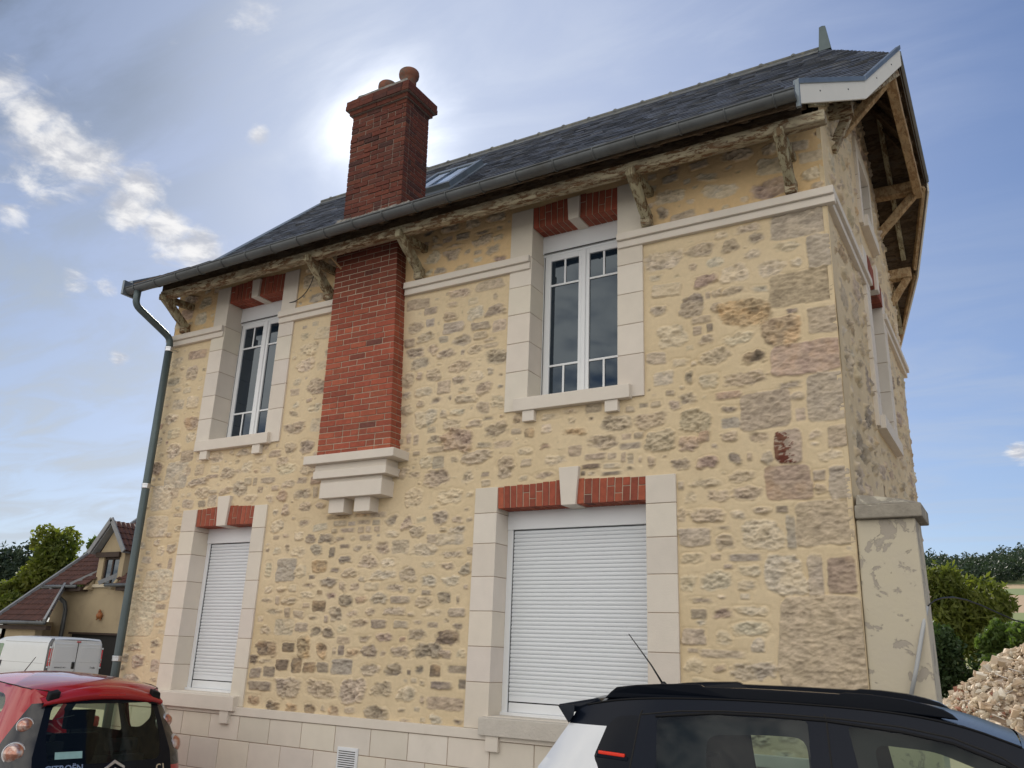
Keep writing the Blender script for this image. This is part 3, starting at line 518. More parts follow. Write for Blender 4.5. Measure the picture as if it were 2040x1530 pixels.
def casement(q):
    x0, x1, z0, z1 = OPEN[q]; y = 0.245; H0 = 0.20
    zt = z1-H0
    w = MB().box(x0, x1, y-.03, y+.05, zt, z1+.03).box(x0, x1, y-.012, y+.04, zt-.035, zt-.002)
    w.box(x0, x0+.035, y, y+.05, z0, zt-.035).box(x1-.035, x1, y, y+.05, z0, zt-.035).box(x0, x1, y, y+.05, z0, z0+.035)
    W = w.build('window', MT['white_plastic'], house, bevel=.003)
    MB().box(x0+.02, x1-.02, y-.034, y-.029, zt-.006, zt+.004).box(x0+.014, x0+.02, y-.004, y, z0, zt-.03).build('gasket', MT['black_plastic'], W)
    mid = (x0+x1)/2; fr = .062; ztt = zt-.035
    for (a, b) in ((x0+.037, mid+.002), (mid+.002, x1-.037)):
        s = MB(); c0, c1, d0, d1 = a, b, z0+.037, ztt-.002; yy = y-.018
        s.box(c0, c0+fr, yy, yy+.05, d0, d1).box(c1-fr, c1, yy, yy+.05, d0, d1).box(c0+fr, c1-fr, yy, yy+.05, d0, d0+fr).box(c0+fr, c1-fr, yy, yy+.05, d1-fr, d1)
        s.build('sash', MT['white_plastic'], W, bevel=.005, seg=2)
        g0, g1, e0, e1 = c0+fr, c1-fr, d0+fr, d1-fr
        MB().box(g0, g1, yy+.02, yy+.026, e0, e1).build('pane', MT['window_glass'], W)
        t = MB(); zz1 = e1-(e1-e0)*.19; zz0 = e0+(e1-e0)*.205; gm = (g0+g1)/2; t_ = .011
        t.box(g0, g1, yy+.008, yy+.019, zz1-t_, zz1+t_).box(gm-t_, gm+t_, yy+.0085, yy+.0185, zz1+t_, e1); t2 = MB().box(g0, g1, yy+.008, yy+.019, zz0-t_, zz0+t_).box(gm-t_, gm+t_, yy+.0085, yy+.0185, e0, zz0-t_)
        t.build('glazing_bar', MT['white_plastic'], W, bevel=.002); t2.build('glazing_bar', MT['white_plastic'], W, bevel=.002)
    MB().box(mid-.022, mid+.026, y-.03, y-.018, z0+.03, ztt-.01).build('astragal', MT['white_plastic'], W, bevel=.004)
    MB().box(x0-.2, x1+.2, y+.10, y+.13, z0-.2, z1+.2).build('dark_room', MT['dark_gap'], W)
casement('UR'); casement('UL')
def shutter(q):
    x0, x1, z0, z1 = OPEN[q]; y = .225; zt = z1-.175; f = .055 if q == 'LL' else .06
    w = MB().box(x0, x1, y-.03, y+.06, zt, z1+.03).box(x0, x0+f, y-.02, y+.06, z0, zt).box(x1-f, x1, y-.02, y+.06, z0, zt).box(x0-.0, x1, y-.05, y+.06, z0, z0+.035)
    W = w.build('roller_shutter', MT['white_plastic'], house, bevel=.003)
    mb = MB(); a, b = x0+f+.004, x1-f-.004; zb = z0+.035+.095; top = zt-.006; n = int((top-zb-.05)/.037)
    mb.box(a, b, y+.004, y+.02, zb, zb+.05); p = (top-zb-.05)/n
    prof = [(0.000, 0.0), (-.0045, .18), (-.007, .5), (-.0045, .84), (0.002, .92), (.005, .96), (0.003, 1.0)]
    for i in range(n):
        zz = zb+.05+i*p; vs = []; 
        for (dy, t) in prof: vs += [(a, y+.008+dy, zz+t*p), (b, y+.008+dy, zz+t*p)]
        mb.add(vs, [(2*k, 2*k+1, 2*k+3, 2*k+2) for k in range(len(prof)-1)])
    mb.box(a, b, y+.022, y+.03, zb, top)
    mb.build('slat_curtain', MT['shutter_white'], W, fixn=False)
    MB().box(a, b, y+.03, y+.036, z0+.03, zb+.02).build('pane', MT['window_glass'], W)
    MB().box(a, b, y+.0, y+.029, z0+.036, zb-.012).build('bottom_rail', MT['white_plastic'], W, bevel=.003)
    MB().box(a-.004, b+.004, y+.012, y+.02, zb-.012, zb).box(a-.004, b+.004, y-.0, y+.02, top, top+.005).box(a-.004, a, y-.004, y+.02, z0+.036, top).build('gasket', MT['black_plastic'], W)
shutter('LR'); shutter('LL')

# string course
def string(pts_x, name='string_course'):
    mb = MB()
    for (a, b) in pts_x:
        mb.box(a, b, -.075, .03, 5.635, 5.71); mb.box(a, b, -.045, .03, 5.562, 5.6349)
    return mb.build(name, MT['dressing'], house, bevel=.006, seg=2)
string([(HX0-.06, -0.285)]); string([(0.735, 1.80)]); string([(2.72, 4.365)]); string([(5.36, HX1+.075)])
mb = MB()
for (a, b) in ((0.0305, GW[0]-.02), (GW[1]+.02, HD+.05)):
    mb.box(HX1-.03, HX1+.075, a, b, 5.635, 5.71); mb.box(HX1-.03, HX1+.045, a, b, 5.562, 5.6349)
mb.build('string_course', MT['dressing'], house, bevel=.006, seg=2)
# plinth
mb = MB(); yp = -.045
mb.box(HX0, HX1, yp-.012, .05, .965, 1.05)
pg = 0.007
rows = [(-.1, .08), (.08, .40), (.40, .715), (.715, .962)]
for r, (a, b) in enumerate(rows):
    x = HX0+(0.0 if r % 2 else -.3)
    while x < HX1:
        w = 0.46 if r != 3 else 0.455
        xa, xb = max(x, HX0), min(x+w, HX1)
        if xb-xa > .05: mb.box(xa+pg/2, xb-pg/2, yp+rnd.uniform(-.001, .001), .03, a+pg/2, b-pg/2, 0, dcol())
        x += w
PL = mb.build('plinth', MT['dressing'], house, bevel=.003)
MB().box(HX0+.01, HX1-.01, yp+.008, .02, -.1, .965).build('mortar_joint', MT['dressing_joint'], PL)
V = MB().box(2.365, 2.625, -.062, -.045, .55, .775).box(2.38, 2.61, -.066, -.0619, .562, .763).build('air_vent', MT['white_plastic'], house, bevel=.002)
mb = MB()
for i in range(9): mb.box(2.39, 2.60, -.0665, -.0655, .575+i*.02, .583+i*.02)
mb.build('louvre', MT['black_plastic'], V)

# ------------------------------------------------------------------ chimney breast and stack, real bricks
def lerp(a, b, t): return a+(b-a)*t
def brick_stack(mb, zrange, xf0, xf1, yf, yb, core, dark=1.0, missing=0.0, jit=.004, pitch=.0695):
    """xf0(z), xf1(z): left and right x at height z; yf front, yb back"""
    z0, z1 = zrange; n = int(round((z1-z0)/pitch)); p = (z1-z0)/n; J = .0065
    for r in range(n):
        za, zb = z0+r*p+J, z0+(r+1)*p-J*.6; xa, xb = xf0((za+zb)/2), xf1((za+zb)/2); W = xb-xa
        L = .232; off = 0 if r % 2 else L/2; x = xa-off
        k = dark(za) if callable(dark) else dark
        while x < xb-.01:
            p0, p1 = max(x, xa), min(x+L, xb)
            if xb-p1 < .05: p1 = xb; x = xb
            if rnd.random() < .12 and p1-p0 > .2: segs = [(p0, (p0+p1)/2), ((p0+p1)/2, p1)]
            else: segs = [(p0, p1)]
            for (s, e) in segs:
                if e-s < .03: continue
                d = rnd.uniform(-jit, jit); mb.box(s+(.0055 if s > xa else -.0), e-(.0055 if e < xb else 0), yf+d, yf+.09, za, zb, 0, brickcol(k))
            x += L
        for sx, sgn in ((xa, -1), (xb, 1)):
            y = yf+(0.0 if r % 2 else .115); first = True
            yy = yf+.092
            cuts = [yf+.094]+[c for c in np.arange(yf+(.15 if r % 2 else .232), yb-.05, .232)]+[yb]
            for s, e in zip(cuts[:-1], cuts[1:]):
                if e-s < .02: continue
                d = rnd.uniform(-jit, jit)*.6
                mb.box(sx-sgn*.06, sx+sgn*abs(d)*.4, s+.003, e-.004, za, zb, 0, brickcol(k))
        mb.box(xa+.005, xb-.005, yf+max(.0055, jit+.003), yb-.003, za-J-.0, zb+J*.7, 1)
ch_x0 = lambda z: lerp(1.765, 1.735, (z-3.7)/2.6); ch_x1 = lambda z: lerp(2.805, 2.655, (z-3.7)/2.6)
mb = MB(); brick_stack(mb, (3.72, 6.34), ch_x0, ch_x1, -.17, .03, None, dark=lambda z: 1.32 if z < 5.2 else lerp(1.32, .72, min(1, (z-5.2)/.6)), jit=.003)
mat('old_joint', (0.26, 0.20, 0.165), 0.95, var=.3, vscale=20)
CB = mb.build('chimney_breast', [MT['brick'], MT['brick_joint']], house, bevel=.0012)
mb = MB()
for (x0, x1, yo, z0, z1) in ((1.665, 2.93, -.27, 3.625, 3.72), (1.785, 2.79, -.20, 3.545, 3.6249), (1.80, 2.82, -.235, 3.46, 3.5449), (1.87, 2.73, -.175, 3.415, 3.4599), (1.895, 2.755, -.205, 3.245, 3.4149)):
    mb.box(x0, x1, yo, .03, z0, z1)
mb.build('corbel', MT['dressing'], CB, bevel=.005, seg=2)
for x in (1.995, 2.355): MB().box(x, x+.215, -.145, .03, 3.09, 3.2445).build('dentil', MT['dressing'], CB, bevel=.004, seg=2)
mb = MB(); cx0 = lambda z: lerp(1.765, 1.735, (z-6.6)/1.6); cx1 = lambda z: lerp(2.655, 2.60, (z-6.6)/1.6)
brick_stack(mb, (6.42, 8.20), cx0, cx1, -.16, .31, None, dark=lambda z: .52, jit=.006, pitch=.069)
for k, (e, z0, z1) in enumerate(((.035, 8.20, 8.262), (.075, 8.265, 8.33), (.07, 8.333, 8.395), (.02, 8.398, 8.45))):
    a, b, c, d = 1.735-e, 2.60+e, -.16-e, .31+e; x = a
    while x < b-.02:
        q = min(x+.225, b); h = rnd.uniform(-.004, .004) if k < 3 else rnd.uniform(-.03, .01)
        mb.box(x+.003, q-.003, c+h, d-h, z0, z1+(h if k == 3 else 0), 0, brickcol(.5)); x = q
    mb.box(a+.01, b-.01, c+.01, d-.01, z0-.004, z1+.002, 1)
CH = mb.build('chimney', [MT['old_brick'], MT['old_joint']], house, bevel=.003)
# lumpy cement on top
gx = 26; gy = 14; nz = fnoise((gx, gy), (6, 4), 5, 3); mb = MB(); vs = []
for i in range(gx):
    for j in range(gy):
        u, v = i/(gx-1), j/(gy-1); ed = min(u, 1-u, v, 1-v)
        vs.append((lerp(1.71, 2.63, u), lerp(-.185, .335, v), 8.43+min(ed*1.0, .09)+.06*(nz[i, j]-.4)*min(1, ed*8)-(0.05 if ed == 0 else 0)))
mb.add(vs, [(i*gy+j, (i+1)*gy+j, (i+1)*gy+j+1, i*gy+j+1) for i in range(gx-1) for j in range(gy-1)]); mb.build('cap', MT['cement'], CH, smooth=True)
for (x, y, rr, zt, tl) in ((2.06, .08, .112, 8.74, .03), (2.385, .10, .118, 8.83, -.01)):
    prof = [(rr*.85, 8.42), (rr*.86, zt-.13), (rr*.95, zt-.11), (rr*1.08, zt-.085), (rr*1.12, zt-.05), (rr*1.08, zt-.015), (rr*.98, zt), (rr*.8, zt), (rr*.74, zt-.04), (rr*.7, zt-.25)]
    MB().lathe(prof, (x, y, 0), 28).build('chimney_pot', MT['terracotta'], CH, smooth=True)
# flashing of mortar where the stack meets the slates
mb = MB(); vs = []; NX = 60
for i in range(NX+1):
    x = lerp(1.66, 2.78, i/NX); j = [rnd.uniform(-.008, .008) for _ in range(4)]
    vs += [(x, -.30+j[0], float(roofz(-.30))+.02), (x, -.26, float(roofz(-.26))+.055+j[1]), (x, -.17, float(roofz(-.17))+.085+j[2]), (x, -.155, float(roofz(-.155))+.11+j[3])]
mb.add(vs, [(4*i+k, 4*i+k+4, 4*i+k+5, 4*i+k+1) for i in range(NX) for k in range(3)])
vs = []
for i in range(40):
    y = lerp(-.3, .34, i/39); z = float(roofz(y)); j = rnd.uniform(-.006, .006)
    vs += [(2.80, y, z+.02), (2.73+j, y, z+.06), (2.65, y, z+.10+j)]
mb.add(vs, [(3*i+k, 3*i+k+3, 3*i+k+4, 3*i+k+1) for i in range(39) for k in range(2)])
mb.build('flashing', MT['cement'], CH, smooth=True, fixn=False)
# ------------------------------------------------------------------ roof
def at(px, py, y=None, x=None, z=None):
    """point of the place seen at a pixel of the photograph, on a known plane"""
    d = fw + rt*(px-1020)/FPX - up*(py-765)/FPX
    if y is not None: t = (y-CAM[1])/d[1]
    elif x is not None: t = (x-CAM[0])/d[0]
    else: t = (z-CAM[2])/d[2]
    return CAM+d*t
RX0 = -1.60
def xr(y):
    if y < .45: return lerp(7.28, 7.68, (y+.6)/1.05)
    if y < 1.25: return lerp(7.68, 7.97, (y-.45)/.8)
    return lerp(7.97, 7.05, (y-1.25)/(2.635-1.25))
mb = MB(); RR = lambda y: float(roofz(y)); M2 = lambda y: 2*RIDGE[0]-y
def patch(mb, q, th=.05, mi=0):
    mb.hexa([(x, y, z-th) for x, y, z in q]+[tuple(p) for p in q], mi)
for f in (lambda y: y, M2):
    for ya, yb in ((-.6, .45), (.45, 1.25), (1.25, 2.635)):
        patch(mb, [(RX0, f(ya), RR(ya)), (xr(ya), f(ya), RR(ya)), (xr(yb), f(yb), RR(yb)), (RX0+(.1 if yb > 2 else 0), f(yb), RR(yb))])
E_, A_, B_ = (7.05, 2.635, 9.23), (7.97, 1.25, 7.82), (7.97, 4.02, 7.82)
mb.add([E_, A_, B_, (7.05, 2.635, 9.17), (7.97, 1.25, 7.77), (7.97, 4.02, 7.77)], [(0, 1, 2), (3, 5, 4), (1, 4, 5, 2), (0, 3, 4, 1), (0, 2, 5, 3)])
ROOF = mb.build('roof', MT['dark_wood'], house)
SL = [(0.078, 0.090, 0.115), (0.090, 0.10, 0.122), (0.07, 0.08, 0.10), (0.10, 0.11, 0.13), (0.082, 0.09, 0.105), (0.105, 0.11, 0.118), (0.062, 0.07, 0.09)]
def slate_rows(mb, P, nrm, rows, width, xa, xb):
    """P(u, t) -> point; rows list of (t_low, t_high)"""
    nrm = np.array(nrm, float)
    for i, (a, b) in enumerate(rows):
        u = xa(a)-(width/2 if i % 2 else 0)
        n = nrm(a) if callable(nrm) else nrm
        end = xb(a)
        while u < end-.015:
            w = width*rnd.uniform(.93, 1.07); u0_, u1_ = max(u, xa(a)), min(u+w, end); u += w
            if u1_-u0_ < .02: continue
            c = rnd.choice(SL); k = rnd.uniform(.75, 1.25); c = (c[0]*k, c[1]*k, c[2]*k)
            h = .016+rnd.uniform(-.003, .007); tl = rnd.uniform(-.002, .004); e = rnd.uniform(-.005, .005)*(b-a)/.1
            g = .0015; t2 = b+(b-a)*.15
            t2 = min(t2, 1.0); ul = max(u0_+g, xa(t2)); ur = max(ul+.004, min(u1_-g, xb(t2)))
            if a > .93: h *= .6
            p = [P(u0_+g, a+e)+n*.002, P(u1_-g, a+e)+n*.002, P(ur, t2)+n*.003, P(ul, t2)+n*.003, P(u0_+g, a+e)+n*(h-tl), P(u1_-g, a+e)+n*(h+tl), P(ur, t2)+n*.006, P(ul, t2)+n*.006]
            mb.add(p, [(4, 5, 6, 7), (0, 1, 5, 4), (0, 4, 7, 3), (1, 2, 6, 5)], 0, c)
mb = MB()
l1 = math.hypot(1.05, .67); n1 = int(l1/.098); n1v = np.array((0, -.67, 1.05))/l1
P1 = lambda u, t: np.array((u, lerp(-.62, .45, t), lerp(6.318, 7.0, t)))
slate_rows(mb, P1, n1v, [(i/n1, (i+1)/n1) for i in range(n1)], .195, lambda t: RX0+.0, lambda t: xr(lerp(-.6, .45, t))-.01)
l2 = math.hypot(2.185, 2.23); n2 = int(l2/.098); n2v = np.array((0, -2.23, 2.185))/l2
P2 = lambda u, t: np.array((u, lerp(.45, 2.635, t), lerp(7.0, 9.23, t)))
slate_rows(mb, P2, n2v, [(i/n2, (i+1)/n2) for i in range(n2)], .195, lambda t: RX0+.1*t, lambda t: xr(lerp(.45, 2.635, t))-.005)
nh = np.array((1.41, 0, .92)); nh /= np.linalg.norm(nh)
Ph = lambda u, t: np.array((lerp(7.97, 7.05, t), u, lerp(7.82, 9.23, t)))
nr = int(1.68/.098)
slate_rows(mb, Ph, nh, [(i/nr, (i+1)/nr) for i in range(nr)], .195, lambda t: lerp(1.25, 2.635, t), lambda t: lerp(4.02, 2.635, t))
mb.build('slates', MT['slate'], ROOF, fixn=False)
# ridge roll with its row of small knobs
mb = MB(); mb.tube([(-1.52, 2.635, 9.255), (7.05, 2.635, 9.25)], .035, 8)
mb.add([(-1.52, 2.50, 9.115), (7.0, 2.50, 9.115), (7.0, 2.635, 9.265), (-1.52, 2.635, 9.265), (7.0, 2.77, 9.115), (-1.52, 2.77, 9.115)], [(0, 1, 2, 3), (3, 2, 4, 5)])
x = -1.3
while x < 6.7:
    mb.lathe([(.042, 9.25), (.038, 9.28), (.022, 9.298), (.001, 9.302)], (x, 2.635, 0), 10); x += .42
mb.build('ridge', MT['lead'], ROOF, smooth=True)
mb = MB(); b = .075; t = .022; bx = 7.08
mb.add([(bx-b, 2.635-b, 9.17), (bx+b, 2.635-b, 9.17), (bx+b, 2.635+b, 9.17), (bx-b, 2.635+b, 9.17), (bx-b+.02, 2.635-t, 9.57), (bx+t, 2.635-t, 9.57), (bx+t, 2.635+t, 9.57), (bx-b+.02, 2.635+t, 9.57), (bx-.02, 2.635, 9.60)],
       [(0, 1, 5, 4), (1, 2, 6, 5), (2, 3, 7, 6), (3, 0, 4, 7), (4, 5, 8), (5, 6, 8), (6, 7, 8), (7, 4, 8)])
mb.build('finial', MT['pipe_zinc'], ROOF)
# zinc on the left verge
mb = MB()
for (ya, yb) in ((-.66, .45), (.45, 2.66)):
    za, zb = RR(max(ya, -.6))+(.0 if ya > 0 else -.03), RR(yb if yb < 2.635 else 2.635); xa_, xb_ = RX0, RX0+(.1 if yb > 1 else 0)
    mb.hexa([(xa_-.03, ya, za-.14), (xa_+.10, ya, za-.02), (xb_+.10, yb, zb-.02), (xb_-.03, yb, zb-.14), (xa_-.03, ya, za+.055), (xa_+.10, ya, za+.045), (xb_+.10, yb, zb+.045), (xb_-.03, yb, zb+.055)])
mb.build('verge_flashing', MT['zinc'], ROOF, bevel=.004)
# white barge boards, flaring outward toward the half hip
def barge(pts, white, name='barge_board'):
    mb = MB(); z_ = MB(); scr = []
    for i in range(len(pts)-1):
        a, b = np.array(pts[i]), np.array(pts[i+1]); d = b-a; dh = np.array((d[1], -d[0], 0)); dh /= np.linalg.norm(dh)
        if dh[0] < 0: dh = -dh
        H0 = .225; i_ = np.array((0, 0, -H0)); T = dh*.022
        mb.hexa([a+i_-T, b+i_-T, b+i_, a+i_, a-T, b-T, b, a])
        z_.hexa([a-T*2-np.array((0, 0, .02)), b-T*2-np.array((0, 0, .02)), b+dh*.012-np.array((0, 0, .03)), a+dh*.012-np.array((0, 0, .03)), a-T*2+np.array((0, 0, .025)), b-T*2+np.array((0, 0, .025)), b+dh*.012+np.array((0, 0, .025)), a+dh*.012+np.array((0, 0, .025))])
        for s in (.3, .72):
            p = a+d*s+np.array((0, 0, -.11)); dr = MB(); scr.append(dr); dr.lathe([(.001, .006), (.007, .005), (.008, 0)], (0, 0, 0), 8, 'x'); 
            nv = 24; M_ = dr.v[-nv:]; ang = math.atan2(dh[1], dh[0])
            dr.v[-nv:] = [(p[0]+q[0]*math.cos(ang)-q[1]*math.sin(ang), p[1]+q[0]*math.sin(ang)+q[1]*math.cos(ang), p[2]+q[2]) for q in M_]
    o = mb.build(name, MT['barge_white'], ROOF, bevel=.002); z_.build('flashing', MT['zinc'], o, bevel=.003); [q_.build('screw', MT['gutter_zinc'], o) for q_ in scr]; return o
FV = [(7.285, -.645, 6.435), (7.70, .45, 7.06), (7.99, 1.24, 7.885)]
bb = barge(FV, True); RV = [(7.99, 4.03, 7.885), (7.70, 4.82, 7.06), (7.285, 5.915, 6.435)]; barge(RV, True)
MB().box(7.262, 7.30, -.668, -.635, 6.17, 6.44).build('end_plate', MT['zinc'], bb, bevel=.003)
MB().hexa([(7.95, 1.25, 7.79), (8.0, 1.25, 7.79), (8.0, 4.02, 7.79), (7.95, 4.02, 7.79), (7.95, 1.25, 7.86), (8.0, 1.25, 7.84), (8.0, 4.02, 7.84), (7.95, 4.02, 7.86)]).build('verge_flashing', MT['zinc'], ROOF)
# timber under the gable overhang
def timber(a, b, w, h, m='tan_wood', seg=6, name='purlin', par=None, upv=(0, 0, 1)):
    return MB().beam(a, b, w, h, upv, wob=.05, seg=seg).build(name, MT[m], par or ROOF, bevel=.006)
timber((7.2, 1.36, 7.70), (7.90, 1.36, 7.70), .13, .15, 'peeling_wood'); timber((7.2, 3.92, 7.70), (7.90, 3.92, 7.70), .13, .15, 'tan_wood')
timber((7.2, .55, 6.86), (7.56, .55, 6.86), .12, .14, 'peeling_wood'); timber((7.2, 4.72, 6.86), (7.62, 4.72, 6.86), .12, .14, 'tan_wood')

timber((7.86, 1.28, 7.63), (7.86, 3.99, 7.63), .10, .13, 'tan_wood', 12, 'tie_beam')
for y, s in ((1.36, 1), (3.92, -1)): timber((7.33, y, 7.10), (7.84, y, 7.63), .08, .10, 'tan_wood', 5, 'brace')
timber((7.33, 4.72, 6.45), (7.57, 4.72, 6.80), .07, .09, 'tan_wood', 4, 'brace'); timber((7.33, .60, 6.45), (7.50, .60, 6.80), .07, .09, 'peeling_wood', 4, 'brace')
for y in (1.9, 2.4, 2.9, 3.4):
    tt = abs(y-2.635)/1.385; timber((7.90, y, 7.74), (lerp(7.05, 7.97, tt)+.02, y, lerp(9.23, 7.82, tt)-.10), .055, .07, 'dark_wood', 3, 'rafter', upv=(0, 1, 0))
for x in (7.55,):
    for f in (lambda y: y, M2):
        timber((x, f(.60), RR(.60)-.10), (x, f(2.0), RR(2.0)-.10), .06, .08, 'green_wood', 6, 'rafter')
        timber((x-.21, f(-.4), RR(-.4)-.09), (x-.21, f(.42), RR(.42)-.09), .06, .08, 'green_wood', 4, 'rafter')
timber((7.93, 4.02-.1, 7.68), (7.66, 4.76, 6.93), .04, .10, 'tan_wood', 5, 'rafter'); timber((7.65, 4.86, 6.9), (7.27, 5.85, 6.27), .04, .10, 'tan_wood', 5, 'rafter')
timber((7.93, 1.35, 7.68), (7.66, .51, 6.93), .04, .10, 'peeling_wood', 5, 'rafter')
# wall plate and eaves brackets of the street side
MB().beam((-1.12, -.42, 6.135), (7.45, -.42, 6.165), .11, .105, wob=.02, seg=70).build('wall_plate', MT['peeling_wood'], ROOF, bevel=.008)
MB().box(-1.5, 7.25, -.64, -.62, 6.20, 6.315).box(-1.2, 7.25, -.40, -.38, 6.19, 6.40).build('fascia', MT['dark_wood'], ROOF)
for i in range(22):
    x = -1.3+i*.405; timber((x, -.02, RR(-.02)-.09), (x, -.60, RR(-.6)-.085), .06, .075, 'dark_wood', 2, 'rafter')
for x in (-1.05, 1.57, 2.93, 5.685, 7.06):
    b = MB().beam((x, -.05, 5.80), (x, -.485, 6.12), .085, .105, wob=.09, seg=9).build('eaves_bracket', MT['green_wood'], ROOF, bevel=.01)
    MB().beam((x+.012, -.52, 6.085), (x+.012, .03, 6.115), .075, .085, wob=.06, seg=4).build('arm', MT['green_wood'], b, bevel=.008)
    MB().beam((x-.005, -.062, 5.714), (x-.005, -.055, 5.86), .098, .095, upv=(0, 1, 0), wob=.1, seg=3).build('foot', MT['peeling_wood'], b, bevel=.012, seg=2)
# gutter
mb = MB(); N = 12; gr = .069; secs = np.linspace(-1.48, 7.275, 40); vs = []
for x in secs:
    t = (x+1.67)/8.94; zc = lerp(6.185, 6.285, t)
    for k in range(N+1):
        a = math.pi+math.pi*k/N; vs.append((x, -.70+gr*math.cos(a), zc+gr*math.sin(a)))
    for k in range(N+1):
        a = 2*math.pi-math.pi*k/N; vs.append((x, -.70+(gr-.006)*math.cos(a), zc+(gr-.006)*math.sin(a)))
    for k in range(6):
        pass
n_ = 2*(N+1)
mb.add(vs, [(i*n_+k, i*n_+(k+1) % n_, (i+1)*n_+(k+1) % n_, (i+1)*n_+k) for i in range(39) for k in range(n_)])
mb.tube([(-1.48, -.70-gr, 6.19), (7.275, -.70-gr, 6.29)], .010, 8)
for x, zc in ((-1.48, 6.185), (7.275, 6.285)):
    pts = [(x, -.70+gr*math.cos(math.pi+math.pi*k/N), zc+gr*math.sin(math.pi+math.pi*k/N)) for k in range(N+1)]; mb.add(pts, [tuple(range(N+1))])
GUT = mb.build('gutter', MT['gutter_zinc'], house, smooth=True)
x = -1.30
while x < 7.2:
    t = (x+1.67)/8.94; zc = lerp(6.185, 6.285, t); mb = MB()
    mb.tube([(x, -.70+(gr+.005)*math.cos(math.pi+math.pi*k/10), zc+(gr+.005)*math.sin(math.pi+math.pi*k/10)) for k in range(11)]+[(x, -.60, zc+.03)], .0065, 6); x += .42; mb.build('strap', MT['gutter_zinc'], GUT, smooth=True)
MB().box(-1.515, -1.475, -.79, -.60, 6.10, 6.30).build('end_plate', MT['zinc'], GUT, bevel=.004)
# downpipe with swan neck
def bez(p0, p1, p2, p3, n=10):
    return [tuple(((1-t)**3)*np.array(p0)+3*((1-t)**2)*t*np.array(p1)+3*(1-t)*t*t*np.array(p2)+t**3*np.array(p3)) for t in np.linspace(0, 1, n)]
pts = [(-1.28, -.70, 6.13), (-1.28, -.70, 6.04)]+bez((-1.28, -.70, 6.02), (-1.28, -.70, 5.94), (-1.275, -.66, 5.91), (-1.27, -.58, 5.875), 6)+bez((-1.235, -.24, 5.70), (-1.23, -.17, 5.665), (-1.225, -.13, 5.64), (-1.22, -.13, 5.56), 6)+[(-1.22, -.13, 5.0)]
DP = MB().tube(pts, .046, 14).tube([(-1.22, -.13, 5.52), (-1.21, -.125, 3.6), (-1.20, -.12, 1.5), (-1.19, -.12, -.1)], .050, 14).build('downpipe', MT['pipe_zinc'], house, smooth=True)
for z in (5.50, 3.62, 1.50):
    MB().lathe([(.052, -.05), (.056, -.045), (.056, -.01), (.059, -.008), (.059, .012), (.052, .015)], (-1.215+(5.5-z)*.004, -.127, z), 16).box(-1.222, -1.20, -.08, 0, z-.012, z+.008).build('collar', MT['steel'], DP, smooth=False)
# skylight
def onroof(x, y, h):
    return (x, y-.714*h, RR(y)+.70*h)
def slab(mb, x0, x1, y0, y1, h0, h1, mi=0): mb.hexa([onroof(x0, y0, h0), onroof(x1, y0, h0), onroof(x1, y1, h0), onroof(x0, y1, h0), onroof(x0, y0, h1), onroof(x1, y0, h1), onroof(x1, y1, h1), onroof(x0, y1, h1)], mi)
SK = (1.72, 2.50, 1.02, 1.78)
mb = MB(); a, b, c, d = SK; f = .07
slab(mb, a, a+f, c, d, 0, .10); slab(mb, b-f, b, c, d, 0, .10); slab(mb, a+f, b-f, c, c+f, 0, .098); slab(mb, a+f, b-f, d-f, d, 0, .098)
slab(mb, a-.06, b+.06, c-.12, c-.001, .0, .03); slab(mb, b+.001, b+.07, c, d, 0, .028); slab(mb, (a+b)/2-.012, (a+b)/2+.012, c+f, d-f, .08, .099)
SKY = mb.build('skylight', MT['zinc'], ROOF, bevel=.004)
mb = MB(); slab(mb, a+f, b-f, c+f, d-f, .06, .082); mb.build('pane', glassmat('sky_glass', (0.75, 0.82, 0.9), 2.0), SKY)
mb = MB(); slab(mb, a+f, b-f, c+f, d-f, .02, .03); mb.build('blind', MT['shutter_white'], SKY)

